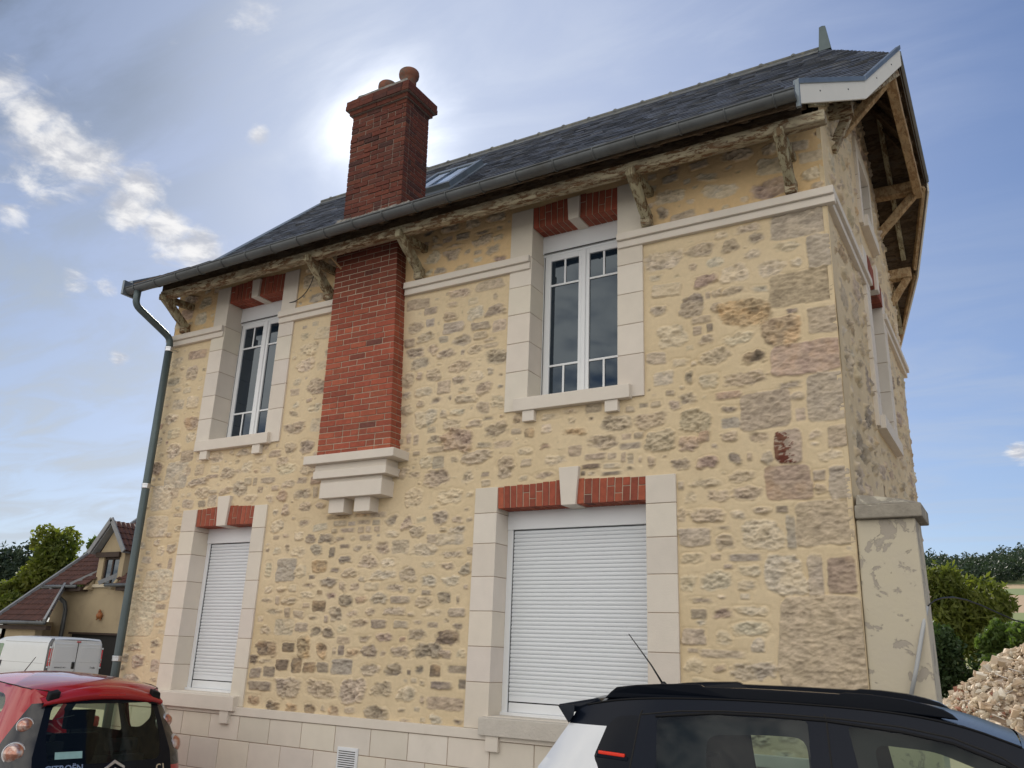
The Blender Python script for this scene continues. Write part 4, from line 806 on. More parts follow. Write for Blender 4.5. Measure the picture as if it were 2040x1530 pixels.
# ------------------------------------------------------------------ gable windows
def gable_window(o, s, sillp, glass=True):
    y0, y1, z0, z1 = o; X = HX1; D = .26
    mb = MB(); zs = list(np.linspace(z0-.12, z1+(.03 if s > .2 else 0), 6 if s > .2 else 4))
    for p, q in zip(zs[:-1], zs[1:]):
        for (a, b) in ((y0-s, y0), (y1, y1+s)): mb.box(X-D, X+.04, a, b, p+.003, q-.003)
    mb.box(X-D, X+.035, y0+.001, y1-.001, z0-.118, z0)
    if s < .2: mb.box(X-D, X+.04, y0-s, y1+s, z1+.002, z1+.2)
    S = mb.build('window_surround', MT['dressing'], house, bevel=.004, seg=2)
    MB().box(X-D+.01, X+.026, y0-s+.005, y0-.005, z0-.11, z1).build('mortar_joint', MT['dressing_joint'], S); MB().box(X-D+.01, X+.026, y1+.005, y1+s-.005, z0-.11, z1).build('mortar_joint', MT['dressing_joint'], S)
    MB().box(X-.02, X+.085, y0-s+.08, y1+s-.08, z0-.13, z0+.01).build('sill', MT['dressing'], S, bevel=.005, seg=2)
    if s > .2:
        km = (y0+y1)/2; B2 = MB()
        for (a, b) in ((y0, km-.07), (km+.07, y1)):
            n = round((b-a)/.07); w = (b-a)/n
            for i in range(n): B2.box(X-D, X+.045+rnd.uniform(-.003, .003), a+i*w+.004, a+(i+1)*w-.004, z1, z1+.24, 0, brickcol())
            B2.box(X-D, X+.035, a, b, z1+.008, z1+.232, 1)
        B2.build('lintel', [MT['brick'], MT['brick_joint']], S, bevel=.0015)
        MB().box(X-D, X+.075, km-.07, km+.07, z1-.01, z1+.30).build('keystone', MT['dressing'], S, bevel=.006)
        MB().box(X-.03, X+.04, y0-s, y0-.002, z1+.032, z1+.25).box(X-.03, X+.04, y1+.002, y1+s, z1+.032, z1+.25).build('corner_block', MT['dressing'], S, bevel=.005)
    W = MB().box(X-D, X-D+.05, y0, y1, z0, z0+.06).box(X-D, X-D+.05, y0, y1, z1-.06, z1).box(X-D, X-D+.05, y0, y0+.06, z0+.06, z1-.06).box(X-D, X-D+.05, y1-.06, y1, z0+.06, z1-.06).box(X-D, X-D+.05, (y0+y1)/2-.03, (y0+y1)/2+.03, z0+.06, z1-.06).build('window', MT['white_plastic'], house, bevel=.003)
    MB().box(X-D+.015, X-D+.02, y0, y1, z0, z1).build('pane', MT['window_glass'], W)
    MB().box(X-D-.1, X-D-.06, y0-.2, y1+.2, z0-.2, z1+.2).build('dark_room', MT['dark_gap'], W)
gable_window(GW, .26, True); gable_window(GA, .12, False)

# loose cable ends and wooden stick under the eaves
wire = tag(MB().tube(bez(at(577, 603, -.02), at(600, 600, -.05), at(622, 575, -.10), at(627, 538, -.22), 12), .006, 6).build('cable', MT['black_plastic'], None, smooth=True, origin=at(577, 603, -.02)), 'thin loose black cable hanging in a curve from the eaves beside the small upper window', 'cable')
stk = tag(MB().beam(at(648, 500, -.42), at(680, 536, -.24), .022, .014, wob=.1, seg=3).build('batten', MT['tan_wood'], None, origin=at(680, 536, -.24)), 'short pale stick poking out of the eaves left of the chimney breast', 'batten')

# ------------------------------------------------------------------ pier against the corner
def peeling_render():
    m, nt, b, out = newmat('peeling_render'); tc = NN(nt, 'ShaderNodeTexCoord'); v = tc.outputs['Object']; sp = NN(nt, 'ShaderNodeSeparateXYZ'); nt.links.new(v, sp.inputs[0])
    n = noise(nt, v, 6.5, 9, 0.66, 0.5); hi = sstep(nt, sp.outputs[2], 1.9, 3.1)
    a = sstep(nt, mth(nt, 'ADD', n, mth(nt, 'MULTIPLY', hi, 0.07)), 0.585, 0.60)
    c = mixc(nt, noise(nt, v, 2.2, 5, .6), (0.50, 0.445, 0.37), (0.58, 0.52, 0.37)); c = mixc(nt, a, c, (0.39, 0.345, 0.285))
    k = sstep(nt, noise(nt, v, 10, 4, .5, 2.0), .73, .76); c = mixc(nt, mth(nt, 'MULTIPLY', k, .8), c, (0.10, 0.06, 0.04))
    nt.links.new(c, b.inputs['Base Color']); b.inputs['Roughness'].default_value = .9
    bp = NN(nt, 'ShaderNodeBump'); bp.inputs['Strength'].default_value = .6; bp.inputs['Distance'].default_value = .01
    nt.links.new(mth(nt, 'SUBTRACT', mth(nt, 'MULTIPLY', noise(nt, v, 30, 6, .6), .5), a), bp.inputs['Height']); nt.links.new(bp.outputs[0], b.inputs['Normal']); return m
peeling_render(); mat('cap_stone', (0.30, 0.27, 0.22), .95, var=.25, vscale=12, bump=.7, bscale=50, dirt=(.50, .46, .36), dscale=5, dlim=(.55, .6))
PR = thing('gate_pier', (7.56, .2, GZ), 'peeling cream rendered pier with a weathered stone cap against the house corner', 'pier')
MB().hexa([(7.336, .0, GZ), (7.80, -.0, GZ), (7.80, .42, GZ), (7.336, .42, GZ), (7.345, .012, 2.80), (7.765, .012, 2.80), (7.765, .42, 2.80), (7.345, .42, 2.80)]).build('shaft', MT['peeling_render'], PR, bevel=.012, seg=2)
MB().hexa([(7.350, -.045, 2.80), (7.822, -.045, 2.80), (7.822, .47, 2.80), (7.350, .47, 2.80), (7.350, -.045, 2.905), (7.822, -.045, 2.905), (7.822, .47, 2.905), (7.350, .47, 2.905)]).hexa([(7.36, -.03, 2.907), (7.81, -.03, 2.907), (7.81, .45, 2.907), (7.36, .45, 2.907), (7.36, .02, 3.0), (7.66, .12, 2.97), (7.66, .34, 2.97), (7.36, .34, 3.0)]).build('cap', MT['cap_stone'], PR, bevel=.01, seg=2)
mat('grey_conduit', (0.42, 0.43, 0.43), .5, var=.05)
tag(MB().tube([at(1813, 1395, -.03), at(1826, 1330, -.03), at(1838, 1255, .0), at(1846, 1208, .05)], .015, 10).build('conduit', MT['grey_conduit'], None, smooth=True, origin=at(1813, 1395, -.03)), 'grey plastic conduit leaning up along the peeling corner pier', 'conduit')
tag(MB().tube([at(1843, 1222, .06), at(1850, 1206, .10), at(1862, 1196, .2), at(1878, 1191, .3), at(1900, 1190, .5), at(1925, 1195, .7), at(1955, 1206, .9), at(1990, 1222, 1.1), at(2020, 1235, 1.2), at(2045, 1243, 1.3), at(2160, 1290, 1.6)], .0055, 8).build('cable', MT['black_plastic'], None, smooth=True, origin=at(1843, 1222, .06)), 'black cable arching from the grey conduit out over the rubble to the right', 'cable')
mb = MB()
# ------------------------------------------------------------------ vehicles
def in_poly(x, y, P):
    c = False; j = len(P)-1
    for i in range(len(P)):
        xi, yi = P[i]; xj, yj = P[j]
        if (yi > y) != (yj > y) and x < (xj-xi)*(y-yi)/(yj-yi)+xi: c = not c
        j = i
    return c
def rround(P, r=.03, n=4):
    out = []; m = len(P)
    for i in range(m):
        p0, p, p1 = (np.array(P[(i+k) % m], float) for k in (-1, 0, 1)); a = p0-p; b = p1-p; la, lb = np.linalg.norm(a), np.linalg.norm(b); rr = min(r, la*.45, lb*.45)
        A = p+a/la*rr; B = p+b/lb*rr
        for t in np.linspace(0, 1, n+1): out.append(tuple((1-t)**2*A+2*t*(1-t)*p+t*t*B))
    return out
def dens(P, step):
    out = []
    for i in range(len(P)):
        a, b = np.array(P[i], float), np.array(P[(i+1) % len(P)], float); n = max(1, int(np.linalg.norm(b-a)/step))
        for k in range(n): out.append(tuple(a+(b-a)*k/n))
    return out
def panel(outer, regions, fmap, step=.07, flip=False):
    """triangulates the outline with the region borders; returns {name: (verts, faces)}; first region that holds a face wins"""
    loops = [dens(outer, step)]+[dens(p, step) for _, p in regions]
    pts = []; edges = []
    for L in loops:
        b = len(pts); pts += L; edges += [(b+i, b+(i+1) % len(L)) for i in range(len(L))]
    xs = [p[0] for p in outer]; ys = [p[1] for p in outer]
    for x in np.arange(min(xs)+step/2, max(xs), step):
        for y in np.arange(min(ys)+step/2, max(ys), step):
            if in_poly(x, y, outer): pts.append((x+rnd.uniform(-.004, .004), y+rnd.uniform(-.004, .004)))
    r = delaunay_2d_cdt([Vector(p) for p in pts], edges, [], 0, 1e-5)
    V, F = r[0], r[2]; out = {}
    for f in F:
        c = sum((V[i] for i in f), Vector((0, 0)))/len(f)
        if not in_poly(c.x, c.y, outer): continue
        nm = 'body'
        for k, p in regions:
            if in_poly(c.x, c.y, p): nm = k; break
        d = out.setdefault(nm, ([], [], {})); idx = []
        for i in f:
            if i not in d[2]: d[2][i] = len(d[0]); d[0].append(fmap(V[i].x, V[i].y))
            idx.append(d[2][i])
        d[1].append(tuple(idx[::-1] if flip else idx))
    return {k: (v[0], v[1]) for k, v in out.items()}
def carpaint(name, c, rough=.35, coat=.8, flake=.03):
    return mat(name, c, rough, coat=coat, var=flake, vscale=3, spec=.5)
mat('paint_red', (0.36, 0.008, 0.012), .4, var=.03, vscale=3, coat=1.0, spec=.3); carpaint('paint_white', (0.70, 0.72, 0.74)); mat('paint_black', (0.007, 0.010, 0.018), .22, var=0, spec=.16)
carpaint('paint_van', (0.62, 0.65, 0.66), .4, .3)
mat('trim_black', (0.012, 0.012, 0.013), .6, var=.05, spec=.15); mat('gloss_black', (0.005, 0.007, 0.012), .15, var=0, spec=.15)
glassmat('car_glass', (0.72, 0.82, 0.72), 1.35); glassmat('privacy_glass', (0.62, 0.74, 0.70), 1.42)
mat('lamp_red', (0.45, 0.01, 0.012), .15, var=.05, coat=.6); mat('lamp_clear', (0.55, 0.55, 0.56), .12, metal=.5, var=.05, coat=.8); mat('lamp_housing', (0.022, 0.023, 0.027), .25, var=.05, coat=.25)
mat('lamp_pink', (0.42, 0.17, 0.11), .10, metal=.45, var=.2, vscale=16, c2=(0.66, 0.55, 0.50), coat=1.0)
mat('reflector_orange', (0.80, 0.035, 0.01), .3, var=.03); mat('interior', (0.014, 0.016, 0.02), .8, var=.1, spec=.1); mat('seat_cloth', (0.02, 0.022, 0.027), .9, var=.15, spec=.1); mat('lining', (0.06, 0.065, 0.07), .9, var=.05)
mat('badge_chrome', (0.62, 0.62, 0.60), .2, metal=.9, var=0); mat('sticker', (0.25, 0.42, 0.42), .6, var=.1, vscale=20)
mat('van_glass', (0.06, 0.14, 0.05), .05, var=.6, vscale=5, spec=.9)
def wheel(car, s, t, r, side, rim='steel'):
    w = MB().lathe([(r*.62, -.10), (r*.93, -.10), (r, -.06), (r, .06), (r*.93, .10), (r*.62, .10), (r*.62, -.10)], (s, t, r), 32, 'y').build('wheel', MT['rubber'], car, smooth=True)
    y = t+side*.075; mb = MB(); mb.lathe([(r*.63, -.01), (r*.63, .02), (r*.58, .02), (r*.56, -.03)], (s, y, r), 32, 'y')
    for k in range(6):
        a = k*math.pi/3; c, q = math.cos(a), math.sin(a)
        mb.beam((s+.04*c, y, r+.04*q), (s+r*.6*c, y, r+r*.6*q), .045, .02, (0, 1, 0))
    mb.lathe([(.001, .02*side), (.05, .02*side), (.06, -.01)], (s, y, r), 16, 'y'); mb.build('rim', MT[rim], w, smooth=False)
def add_seat(car, s, t, w, hb, zseat=.5, back=.62, name='seat'):
    mb = MB(); mb.box(s, s+.48, t-w/2, t+w/2, zseat-.14, zseat); x0 = s
    mb.hexa([(x0-.02, t-w/2, zseat-.1), (x0+.12, t-w/2, zseat-.1), (x0+.12, t+w/2, zseat-.1), (x0-.02, t+w/2, zseat-.1), (x0-.20, t-w/2*.85, zseat+back), (x0-.11, t-w/2*.85, zseat+back), (x0-.11, t+w/2*.85, zseat+back), (x0-.20, t+w/2*.85, zseat+back)])
    mb.box(x0-.20, x0-.12, t-.13, t+.13, zseat+back+.04, zseat+back+.04+hb).tube([(x0-.16, t-.06, zseat+back-.02), (x0-.16, t-.06, zseat+back+.06)], .006, 6).tube([(x0-.16, t+.06, zseat+back-.02), (x0-.16, t+.06, zseat+back+.06)], .006, 6)
    return mb.build(name, MT['seat_cloth'], car, bevel=.035, seg=3, smooth=True)
def car_side(car, S, mats):
    """both flanks; S has outline, regions, half(s,z)"""
    for side in (-1, 1):
        def fm(s, z): return (s, side*S['half'](s, z), z)
        res = panel(S['outline'], S['regions'], fm, S.get('step', .07), flip=(side > 0))
        for k, (v, f) in res.items():
            nm, mt_ = mats[k]
            S['acc'].setdefault((nm, mt_, k if k.startswith('win') or k.startswith('lamp') or k.startswith('quarter') else '', side if nm not in ('body', 'roof', 'door_frame') else 0), MB()).add(v, f)
def strip(acc, curve, halff, crown, regions, mats, ny=14):
    """surface across the car over a curve of (s, z, inward bulge dir)"""
    arc = [0]
    for a, b in zip(curve[:-1], curve[1:]): arc.append(arc[-1]+math.hypot(b[0]-a[0], b[1]-a[1]))
    def fm(y, a):
        i = min(max(np.searchsorted(arc, a)-1, 0), len(curve)-2); t = (a-arc[i])/(arc[i+1]-arc[i]); s = lerp(curve[i][0], curve[i+1][0], t); z = lerp(curve[i][1], curve[i+1][1], t)
        i0, i1 = max(i, 1), min(i+1, len(curve)-2)
        ta = np.array(curve[min(i+1, len(curve)-1)][:2])-np.array(curve[i][:2]); ta /= np.linalg.norm(ta)
        tb = ta
        n = np.array((-ta[1], ta[0])); w = halff(s, z); u = min(1, abs(y)/w); k = crown*(1-u*u)
        if n[1] < 0 and abs(n[1]) > .3: n = -n
        return (s+n[0]*k, y, z+n[1]*k)
    return arc, fm
def finish(acc, car):
    obs = {}
    for (nm, mt_, k, side), mb in acc.items():
        o = mb.build(nm, MT[mt_], car, smooth=True, fixn=False); obs[(nm, k, side)] = o
    return obs
def topgrid(curve, halff, crown, ny=17, y_in=None):
    vs = []; n = len(curve)
    nor = []
    for i in range(n):
        a = np.array(curve[max(i-1, 0)]); b = np.array(curve[min(i+1, n-1)]); t = (b-a)/np.linalg.norm(b-a); nor.append((-t[1], t[0]))
    for i, (s, z) in enumerate(curve):
        w = halff(s, z) if y_in is None else y_in(s, z)
        W = halff(s, z)
        for k in range(ny):
            y = lerp(-w, w, k/(ny-1)); c = crown*(1-(y/W)**2)
            vs.append((s+nor[i][0]*c, y, z+nor[i][1]*c))
    fs = [(i*ny+k, (i+1)*ny+k, (i+1)*ny+k+1, i*ny+k+1) for i in range(n-1) for k in range(ny-1)]
    return vs, fs
def resample(pts, step=.06):
    out = []
    for a, b in zip(pts[:-1], pts[1:]):
        L = math.hypot(b[0]-a[0], b[1]-a[1]); n = max(1, int(L/step))
        for k in range(n): out.append((lerp(a[0], b[0], k/n), lerp(a[1], b[1], k/n)))
    out.append(tuple(pts[-1][:2])); return out
def smooth_curve(pts, it=2):
    for _ in range(it):
        q = [pts[0]]
        for a, b in zip(pts[:-1], pts[1:]): q += [(.75*a[0]+.25*b[0], .75*a[1]+.25*b[1]), (.25*a[0]+.75*b[0], .25*a[1]+.75*b[1])]
        pts = q+[pts[-1]]
    return pts
def arch(cx, r, n=12): return [(cx-r*math.cos(math.pi*k/n), .30+r*math.sin(math.pi*k/n)) for k in range(n+1)]
def text_mesh(txt, size, extr, matn, parent, M, name='lettering', bold=0.0):
    cu = bpy.data.curves.new(name, 'FONT'); cu.body = txt; cu.size = size; cu.extrude = extr; cu.align_x = 'CENTER'; cu.align_y = 'CENTER'; cu.offset = bold; cu.resolution_u = 3
    to = bpy.data.objects.new(name, cu); me = bpy.data.meshes.new_from_object(to); bpy.data.objects.remove(to); bpy.data.curves.remove(cu)
    me.transform(M); me.materials.clear(); me.materials.append(MT[matn]); o = bpy.data.objects.new(name, me); COL.objects.link(o); o.parent = parent; return o

# ---- black and white compact SUV
suv = thing('parked_car', (5.86, -1.63, -.07), 'white compact car with glossy black roof, rails and spoiler, nearest the camera', 'car', rotz=.1)
ORG[suv.name] = (0, 0, 0)
def h_suv(s, z):
    zz = .87 if z <= .95 else .87-.21*min(1.25, (z-.95)/.55)
    if z < .5: zz -= .05*(.5-z)/.3
    rear = -.15 if z < 1.0 else lerp(-.15, .12, (z-1.0)/.5)
    u = max(0.0, s-rear); k = .84+.16*math.sqrt(max(0, 1-(1-min(u/.55, 1))**2)); v = max(0, 3.80-s); k *= .78+.22*math.sqrt(max(0, 1-(1-min(v/.8, 1))**2))
    return zz*k
top_s = [(.094, 1.405), (.14, 1.502), (.25, 1.528), (.367, 1.546), (.603, 1.570), (1.023, 1.585), (1.513, 1.581), (1.868, 1.566), (2.155, 1.524), (2.39, 1.445), (2.66, 1.27), (2.98, 1.05)]
hood = [(2.98, 1.05), (3.30, .98), (3.62, .88), (3.78, .74)]
outl = [(-.20, .30), (-.22, .62), (-.17, .90), (-.08, 1.162)]+top_s+hood[1:]+[(3.83, .55), (3.80, .28)]
outl += [(3.36, .28)]+arch(3.0, .35)[::-1]+[(2.64, .28), (1.02, .26)]+arch(.66, .35)[::-1]+[(.30, .28)]
win_r = rround([(.632, 1.468), (.939, 1.500), (1.433, 1.500), (1.455, 1.06), (.66, 1.06)], .03)
win_f = rround([(1.627, 1.487), (1.882, 1.467), (2.10, 1.432), (2.321, 1.355), (2.70, 1.115), (2.70, 1.05), (1.72, 1.05)], .02)
quart = rround([(.40, 1.462), (.53, 1.476), (.50, 1.15), (.42, 1.09), (.333, 1.190), (.285, 1.245), (.345, 1.41)], .03)
black_up = [(.0, 1.404), (.342, 1.406), (.29, 1.25), (.33, 1.18), (.42, 1.075), (.60, 1.02), (2.74, .995), (2.99, 1.05), (2.7, 1.5), (1.5, 1.9), (0, 1.9)]
cladding = [(-.4, .2), (-.4, .42), (.22, .42), (.27, .55), (.42, .68), (.66, .72), (.9, .68), (1.06, .52), (1.1, .38), (2.56, .38), (2.6, .52), (2.76, .68), (3.0, .72), (3.24, .68), (3.4, .52), (3.44, .42), (4, .42), (4, .2)]
S = dict(outline=outl, regions=[('win_r', win_r), ('win_f', win_f), ('quarter', quart), ('black', black_up), ('clad', cladding)], half=h_suv, acc={}, step=.07)
mats_s = {'win_r': ('window', 'privacy_glass'), 'win_f': ('window', 'car_glass'), 'quarter': ('quarter_panel', 'gloss_black'), 'black': ('roof', 'paint_black'), 'clad': ('cladding', 'trim_black'), 'body': ('body', 'paint_white')}
car_side(suv, S, mats_s); acc = S['acc']
tc_ = smooth_curve(top_s[1:10], 2); vs, fs = topgrid(resample(tc_, .05), h_suv, .045); acc[('roof', 'paint_black', '', 0)].add(vs, fs)
ws = resample([(2.39, 1.445), (2.66, 1.27), (2.98, 1.05)], .06); vs, fs = topgrid(ws, h_suv, .05)
ny = 17; gl = [f for i, f in enumerate(fs) if 1 <= (i % (ny-1)) < ny-2 and i >= (ny-1)]; fr_ = [f for i, f in enumerate(fs) if not (1 <= (i % (ny-1)) < ny-2 and i >= (ny-1))]
acc[('windscreen', 'car_glass', '', 0)] = MB().add(vs, gl); acc[('roof', 'paint_black', '', 0)].add(vs, fr_)
vs, fs = topgrid(resample(hood, .06), h_suv, .05); acc[('bonnet', 'paint_white', '', 0)] = MB().add(vs, fs)
tail = resample([(-.22, .62), (-.17, .90), (-.08, 1.162)], .06); vs, fs = topgrid(tail[::-1][::-1], h_suv, .04); acc[('body', 'paint_white', '', 0)].add(vs, fs)
tg = resample([(-.08, 1.162), (.094, 1.405)], .05); vs, fs = topgrid(tg, h_suv, .04); gl = [f for i, f in enumerate(fs) if 2 <= (i % (ny-1)) < ny-3]; fr_ = [f for i, f in enumerate(fs) if not 2 <= (i % (ny-1)) < ny-3]
acc[('rear_window', 'privacy_glass', '', 0)] = MB().add(vs, gl); acc[('body', 'paint_white', '', 0)].add(vs, fr_)
vs, fs = topgrid(resample([(-.20, .28), (-.22, .62)], .08), h_suv, .04); acc[('cladding', 'trim_black', '', 1)].add(vs, fs)
vs, fs = topgrid(resample([(3.78, .74), (3.83, .55), (3.80, .28)], .08), h_suv, .06); acc[('body', 'paint_white', '', 0)].add(vs, fs)
ob_s = finish(acc, suv)
for o in list(suv.children):
    if o.name.startswith('body'): plabel(o, 'white lower bodywork')
    if o.name.startswith('roof'): plabel(o, 'glossy black roof and pillars')
hh = lambda s, z, d=.004: -(h_suv(s, z)+d)
# spoiler wedge and winglets
sp = MB(); hs = .60
sp.hexa([(.06, -hs, 1.455), (.30, -hs, 1.500), (.30, hs, 1.500), (.06, hs, 1.455), (.0, -hs+.02, 1.500), (.27, -hs-.02, 1.552), (.27, hs+.02, 1.552), (.0, hs-.02, 1.500)])
sp.build('spoiler', MT['paint_black'], suv, bevel=.012, seg=3, smooth=False)
for sd in (-1, 1):
    MB().add([(0.0, sd*.585, 1.496), (.137, sd*.655, 1.512), (.137, sd*.66, 1.455), (.094, sd*.64, 1.402), (.03, sd*.55, 1.47), (.12, sd*.60, 1.50), (.10, sd*.58, 1.42)], [(0, 1, 2, 3), (0, 4, 5, 1), (4, 6, 5), (0, 3, 6, 4), (3, 2, 1, 5, 6)]).build('winglet', MT['paint_black'], suv, bevel=.003)
# rails
rail = [(.294, 1.550), (.335, 1.588), (.373, 1.616), (.50, 1.634), (.634, 1.645), (.847, 1.655), (.868, 1.651), (.885, 1.641), (1.25, 1.643), (1.59, 1.639), (1.625, 1.648), (1.75, 1.645), (1.898, 1.632), (2.0, 1.612), (2.075, 1.592), (2.115, 1.570), (2.14, 1.545), (1.868, 1.565), (1.5, 1.58), (1.02, 1.585), (.6, 1.568)]
for sd in (-1, 1):
    mb = MB(); n = len(rail)
    yo = [sd*(h_suv(s, z)+.00) for s, z in rail]
    vs = [(s, sd*(min(h_suv(s, 1.53), .655)-.035), z) for s, z in rail]+[(s, sd*(min(h_suv(s, 1.53), .655)-.085), z-.004) for s, z in rail]
    mb.add(vs, [tuple(range(n)), tuple(range(n, 2*n))[::-1]]+[(i, (i+1) % n, (i+1) % n+n, i+n) for i in range(n)]); mb.build('roof_rail', MT['gloss_black'], suv, bevel=.006, seg=2)
    # drip moulding, door shuts, frame seal
    mb = MB(); mb.tube([(s, sd*(h_suv(s, z)+.002), z-.001) for s, z in resample(smooth_curve([(.20, 1.512)]+top_s[3:10], 2), .08)], .006, 6); mb.build('drip_moulding', MT['trim_black'], suv, smooth=True)
    mb = MB()
    for L in ([(.545, 1.50), (.535, 1.477), (.52, 1.34), (.504, 1.209), (.47, 1.05), (.43, .9)], [(1.515, 1.535), (1.525, 1.50), (1.542, 1.292), (1.56, 1.05), (1.56, .45)], [(.535, 1.478), (.75, 1.508), (1.0, 1.522), (1.3, 1.525), (1.60, 1.518), (1.87, 1.500), (2.10, 1.465), (2.30, 1.395), (2.5, 1.275), (2.74, 1.10)]):
        mb.tube([(s, sd*(h_suv(s, z)+.0), z) for s, z in resample(L, .06)], .0045, 6)
    mb.build('door_seam', MT['dark_gap'], suv)
    W2 = [(.625, 1.475), (.939, 1.508), (1.20, 1.512), (1.52, 1.506), (1.882, 1.476), (2.10, 1.441), (2.33, 1.36), (2.70, 1.12)]
    mb = MB(); mb.tube([(s, sd*(h_suv(s, z)+.001), z) for s, z in resample(W2, .05)], .008, 6); mb.build('window_seal', MT['trim_black'], suv, smooth=True)
    mb = MB(); a, b = np.array((.315, sd*(h_suv(.315, 1.272)+.006), 1.273)), np.array((.472, sd*(h_suv(.472, 1.266)+.006), 1.266)); mb.beam(a, b, .016, .019); mb.build('reflector', MT['reflector_orange'], suv, bevel=.005, seg=3)
    mb = MB(); mb.beam((.303, sd*(h_suv(.30, 1.255)+.001), 1.256), (.49, sd*(h_suv(.49, 1.25)+.001), 1.249), .014, .022).build('reflector_surround', MT['paint_black'], suv, bevel=.004)
    MB().box(2.32, 2.46, sd*.90, sd*1.06, .98, 1.12).build('door_mirror', MT['paint_black'], suv, bevel=.035, seg=3, smooth=True)
    for s in (.95, 1.9): MB().beam((s, sd*.885, .92), (s+.18, sd*.885, .92), .03, .03).build('door_handle', MT['paint_white'], suv, bevel=.008, seg=2)
    MB().box(-.20, -.02, sd*.62, sd*.80, .78, .98).build('tail_lamp', MT['lamp_red'], suv, bevel=.03, seg=2); MB().box(3.50, 3.72, sd*.52, sd*.74, .62, .76).build('headlamp', MT['lamp_clear'], suv, bevel=.03, seg=2)
    for s in (.66, 3.0): wheel(suv, s, sd*.76, .31, sd)
MB().tube([(.50, -.02, 1.620), (.42, -.02, 1.74), (.27, -.02, 1.93)], [.007, .005, .003], 8).lathe([(.03, 1.60), (.022, 1.63), (.006, 1.645)], (.50, -.02, 0), 12).build('aerial', MT['black_plastic'], suv, smooth=True)
for sd in (-1, 1):
    def fin(s, z, sd=sd): return (s, sd*(h_suv(s, z)-.045), z)
    outer = [(.50, .60), (.52, 1.50), (1.0, 1.535), (1.6, 1.53), (1.9, 1.51), (2.15, 1.47), (2.40, 1.38), (2.8, 1.08), (2.8, .60)]
    ho = [('o1', rround([(.90, 1.395), (1.20, 1.415), (1.42, 1.415), (1.45, 1.07), (.92, 1.04)], .07)), ('o2', rround([(1.74, 1.41), (2.02, 1.395), (2.32, 1.29), (2.66, 1.09), (2.64, 1.05), (1.80, 1.05)], .06))]
    res = panel(outer, ho, fin, .10); MB().add(*res['body']).build('door_trim', MT['interior'], suv, smooth=True, fixn=False)
MB().box(-.05, 2.9, -.74, .74, .28, .42).box(2.55, 2.95, -.70, .70, .42, .93).hexa([(.02, -.62, .9), (.45, -.68, .9), (.45, .68, .9), (.02, .62, .9), (.02, -.62, .93), (.45, -.68, .95), (.45, .68, .95), (.02, .62, .93)]).build('interior', MT['interior'], suv)
vs, fs = topgrid(resample([(.2, 1.47), (.6, 1.515), (1.02, 1.53), (1.51, 1.527), (1.87, 1.51), (2.2, 1.45)], .15), lambda s, z: h_suv(s, z)-.03, .02); MB().add(vs, fs).build('headlining', MT['lining'], suv, smooth=True)
for t in (-.35, .35): add_seat(suv, 1.75, t, .50, .17, .50, .55)
add_seat(suv, .85, -.36, .60, .14, .52, .50); add_seat(suv, .85, .36, .60, .14, .52, .50)
MB().tube([(2.30, .35+.17*math.cos(a), .95+.17*math.sin(a)) for a in np.linspace(0, 6.283, 20)], .014, 6).build('steering_wheel', MT['black_plastic'], suv, smooth=True)

# ---- red city car
red = thing('parked_car', (1.56, -2.00, -.235), 'small red hatchback seen from behind, with dark glass tailgate and round lamps', 'car', rotz=3.03)
ORG[red.name] = (0, 0, 0); red.scale = (1, 1.04, 1)
def srear(z): return .02 if z < .80 else .02+.40*(z-.80)
def Wz(z): return .80 if z <= 1.0 else .80-.185*min(1.1, (z-1.0)/.52)
def h_red(s, z):
    u = max(0, s-srear(z)); k = .735+.265*math.sqrt(max(0, 1-(1-min(u/.42, 1))**2)); v = max(0, 3.46-s); k *= .74+.26*math.sqrt(max(0, 1-(1-min(v/.7, 1))**2)); return Wz(z)*k
top_r = [(srear(1.46), 1.46), (.36, 1.510), (.60, 1.533), (1.0, 1.555), (1.4, 1.553), (1.75, 1.525), (2.0, 1.47), (2.3, 1.33), (2.75, 1.06)]
rearline = [(srear(z), z) for z in (.30, .55, .80, .95, 1.10, 1.25, 1.36)]
hood_r = [(2.75, 1.06), (3.1, .97), (3.38, .82)]
out_r = rearline+top_r+hood_r[1:]+[(3.46, .55), (3.42, .27), (3.13, .27)]+arch(2.82, .30)[::-1]+[(2.5, .27), (.82, .27)]+arch(.52, .30)[::-1]+[(.21, .27)]
lampp = [(srear(1.415)-.03, 1.415), (srear(1.40)+.055, 1.40), (srear(1.25)+.13, 1.25), (srear(1.05)+.235, 1.05), (.34, .93), (.33, .88), (-.05, .88), (srear(1.1)-.03, 1.1)]
qw = rround([(.56, 1.36), (.66, 1.46), (1.05, 1.495), (1.12, 1.10), (.86, 1.12), (.62, 1.22)], .07)
fw_ = rround([(1.18, 1.495), (1.6, 1.48), (1.95, 1.39), (2.3, 1.18), (2.35, 1.05), (1.22, 1.05)], .04)
Sr = dict(outline=out_r, regions=[('win_q', qw), ('win_f', fw_), ('lamp_h', lampp)], half=h_red, acc={}, step=.055)
mats_r = {'win_q': ('window', 'car_glass'), 'win_f': ('window', 'car_glass'), 'lamp_h': ('tail_lamp', 'lamp_housing'), 'body': ('body', 'paint_red')}
car_side(red, Sr, mats_r); acc = Sr['acc']
vs, fs = topgrid(resample(smooth_curve(top_r[:7], 2), .05), h_red, .075); acc[('body', 'paint_red', '', 0)].add(vs, fs)
vs, fs = topgrid(resample(top_r[6:], .06), h_red, .06); acc[('windscreen', 'car_glass', '', 0)] = MB().add(vs, fs)
vs, fs = topgrid(resample(hood_r, .06), h_red, .05); acc[('body', 'paint_red', '', 0)].add(vs, fs)
vs, fs = topgrid(resample([(3.38, .82), (3.46, .55), (3.42, .27)], .08), h_red, .05); acc[('body', 'paint_red', '', 0)].add(vs, fs)
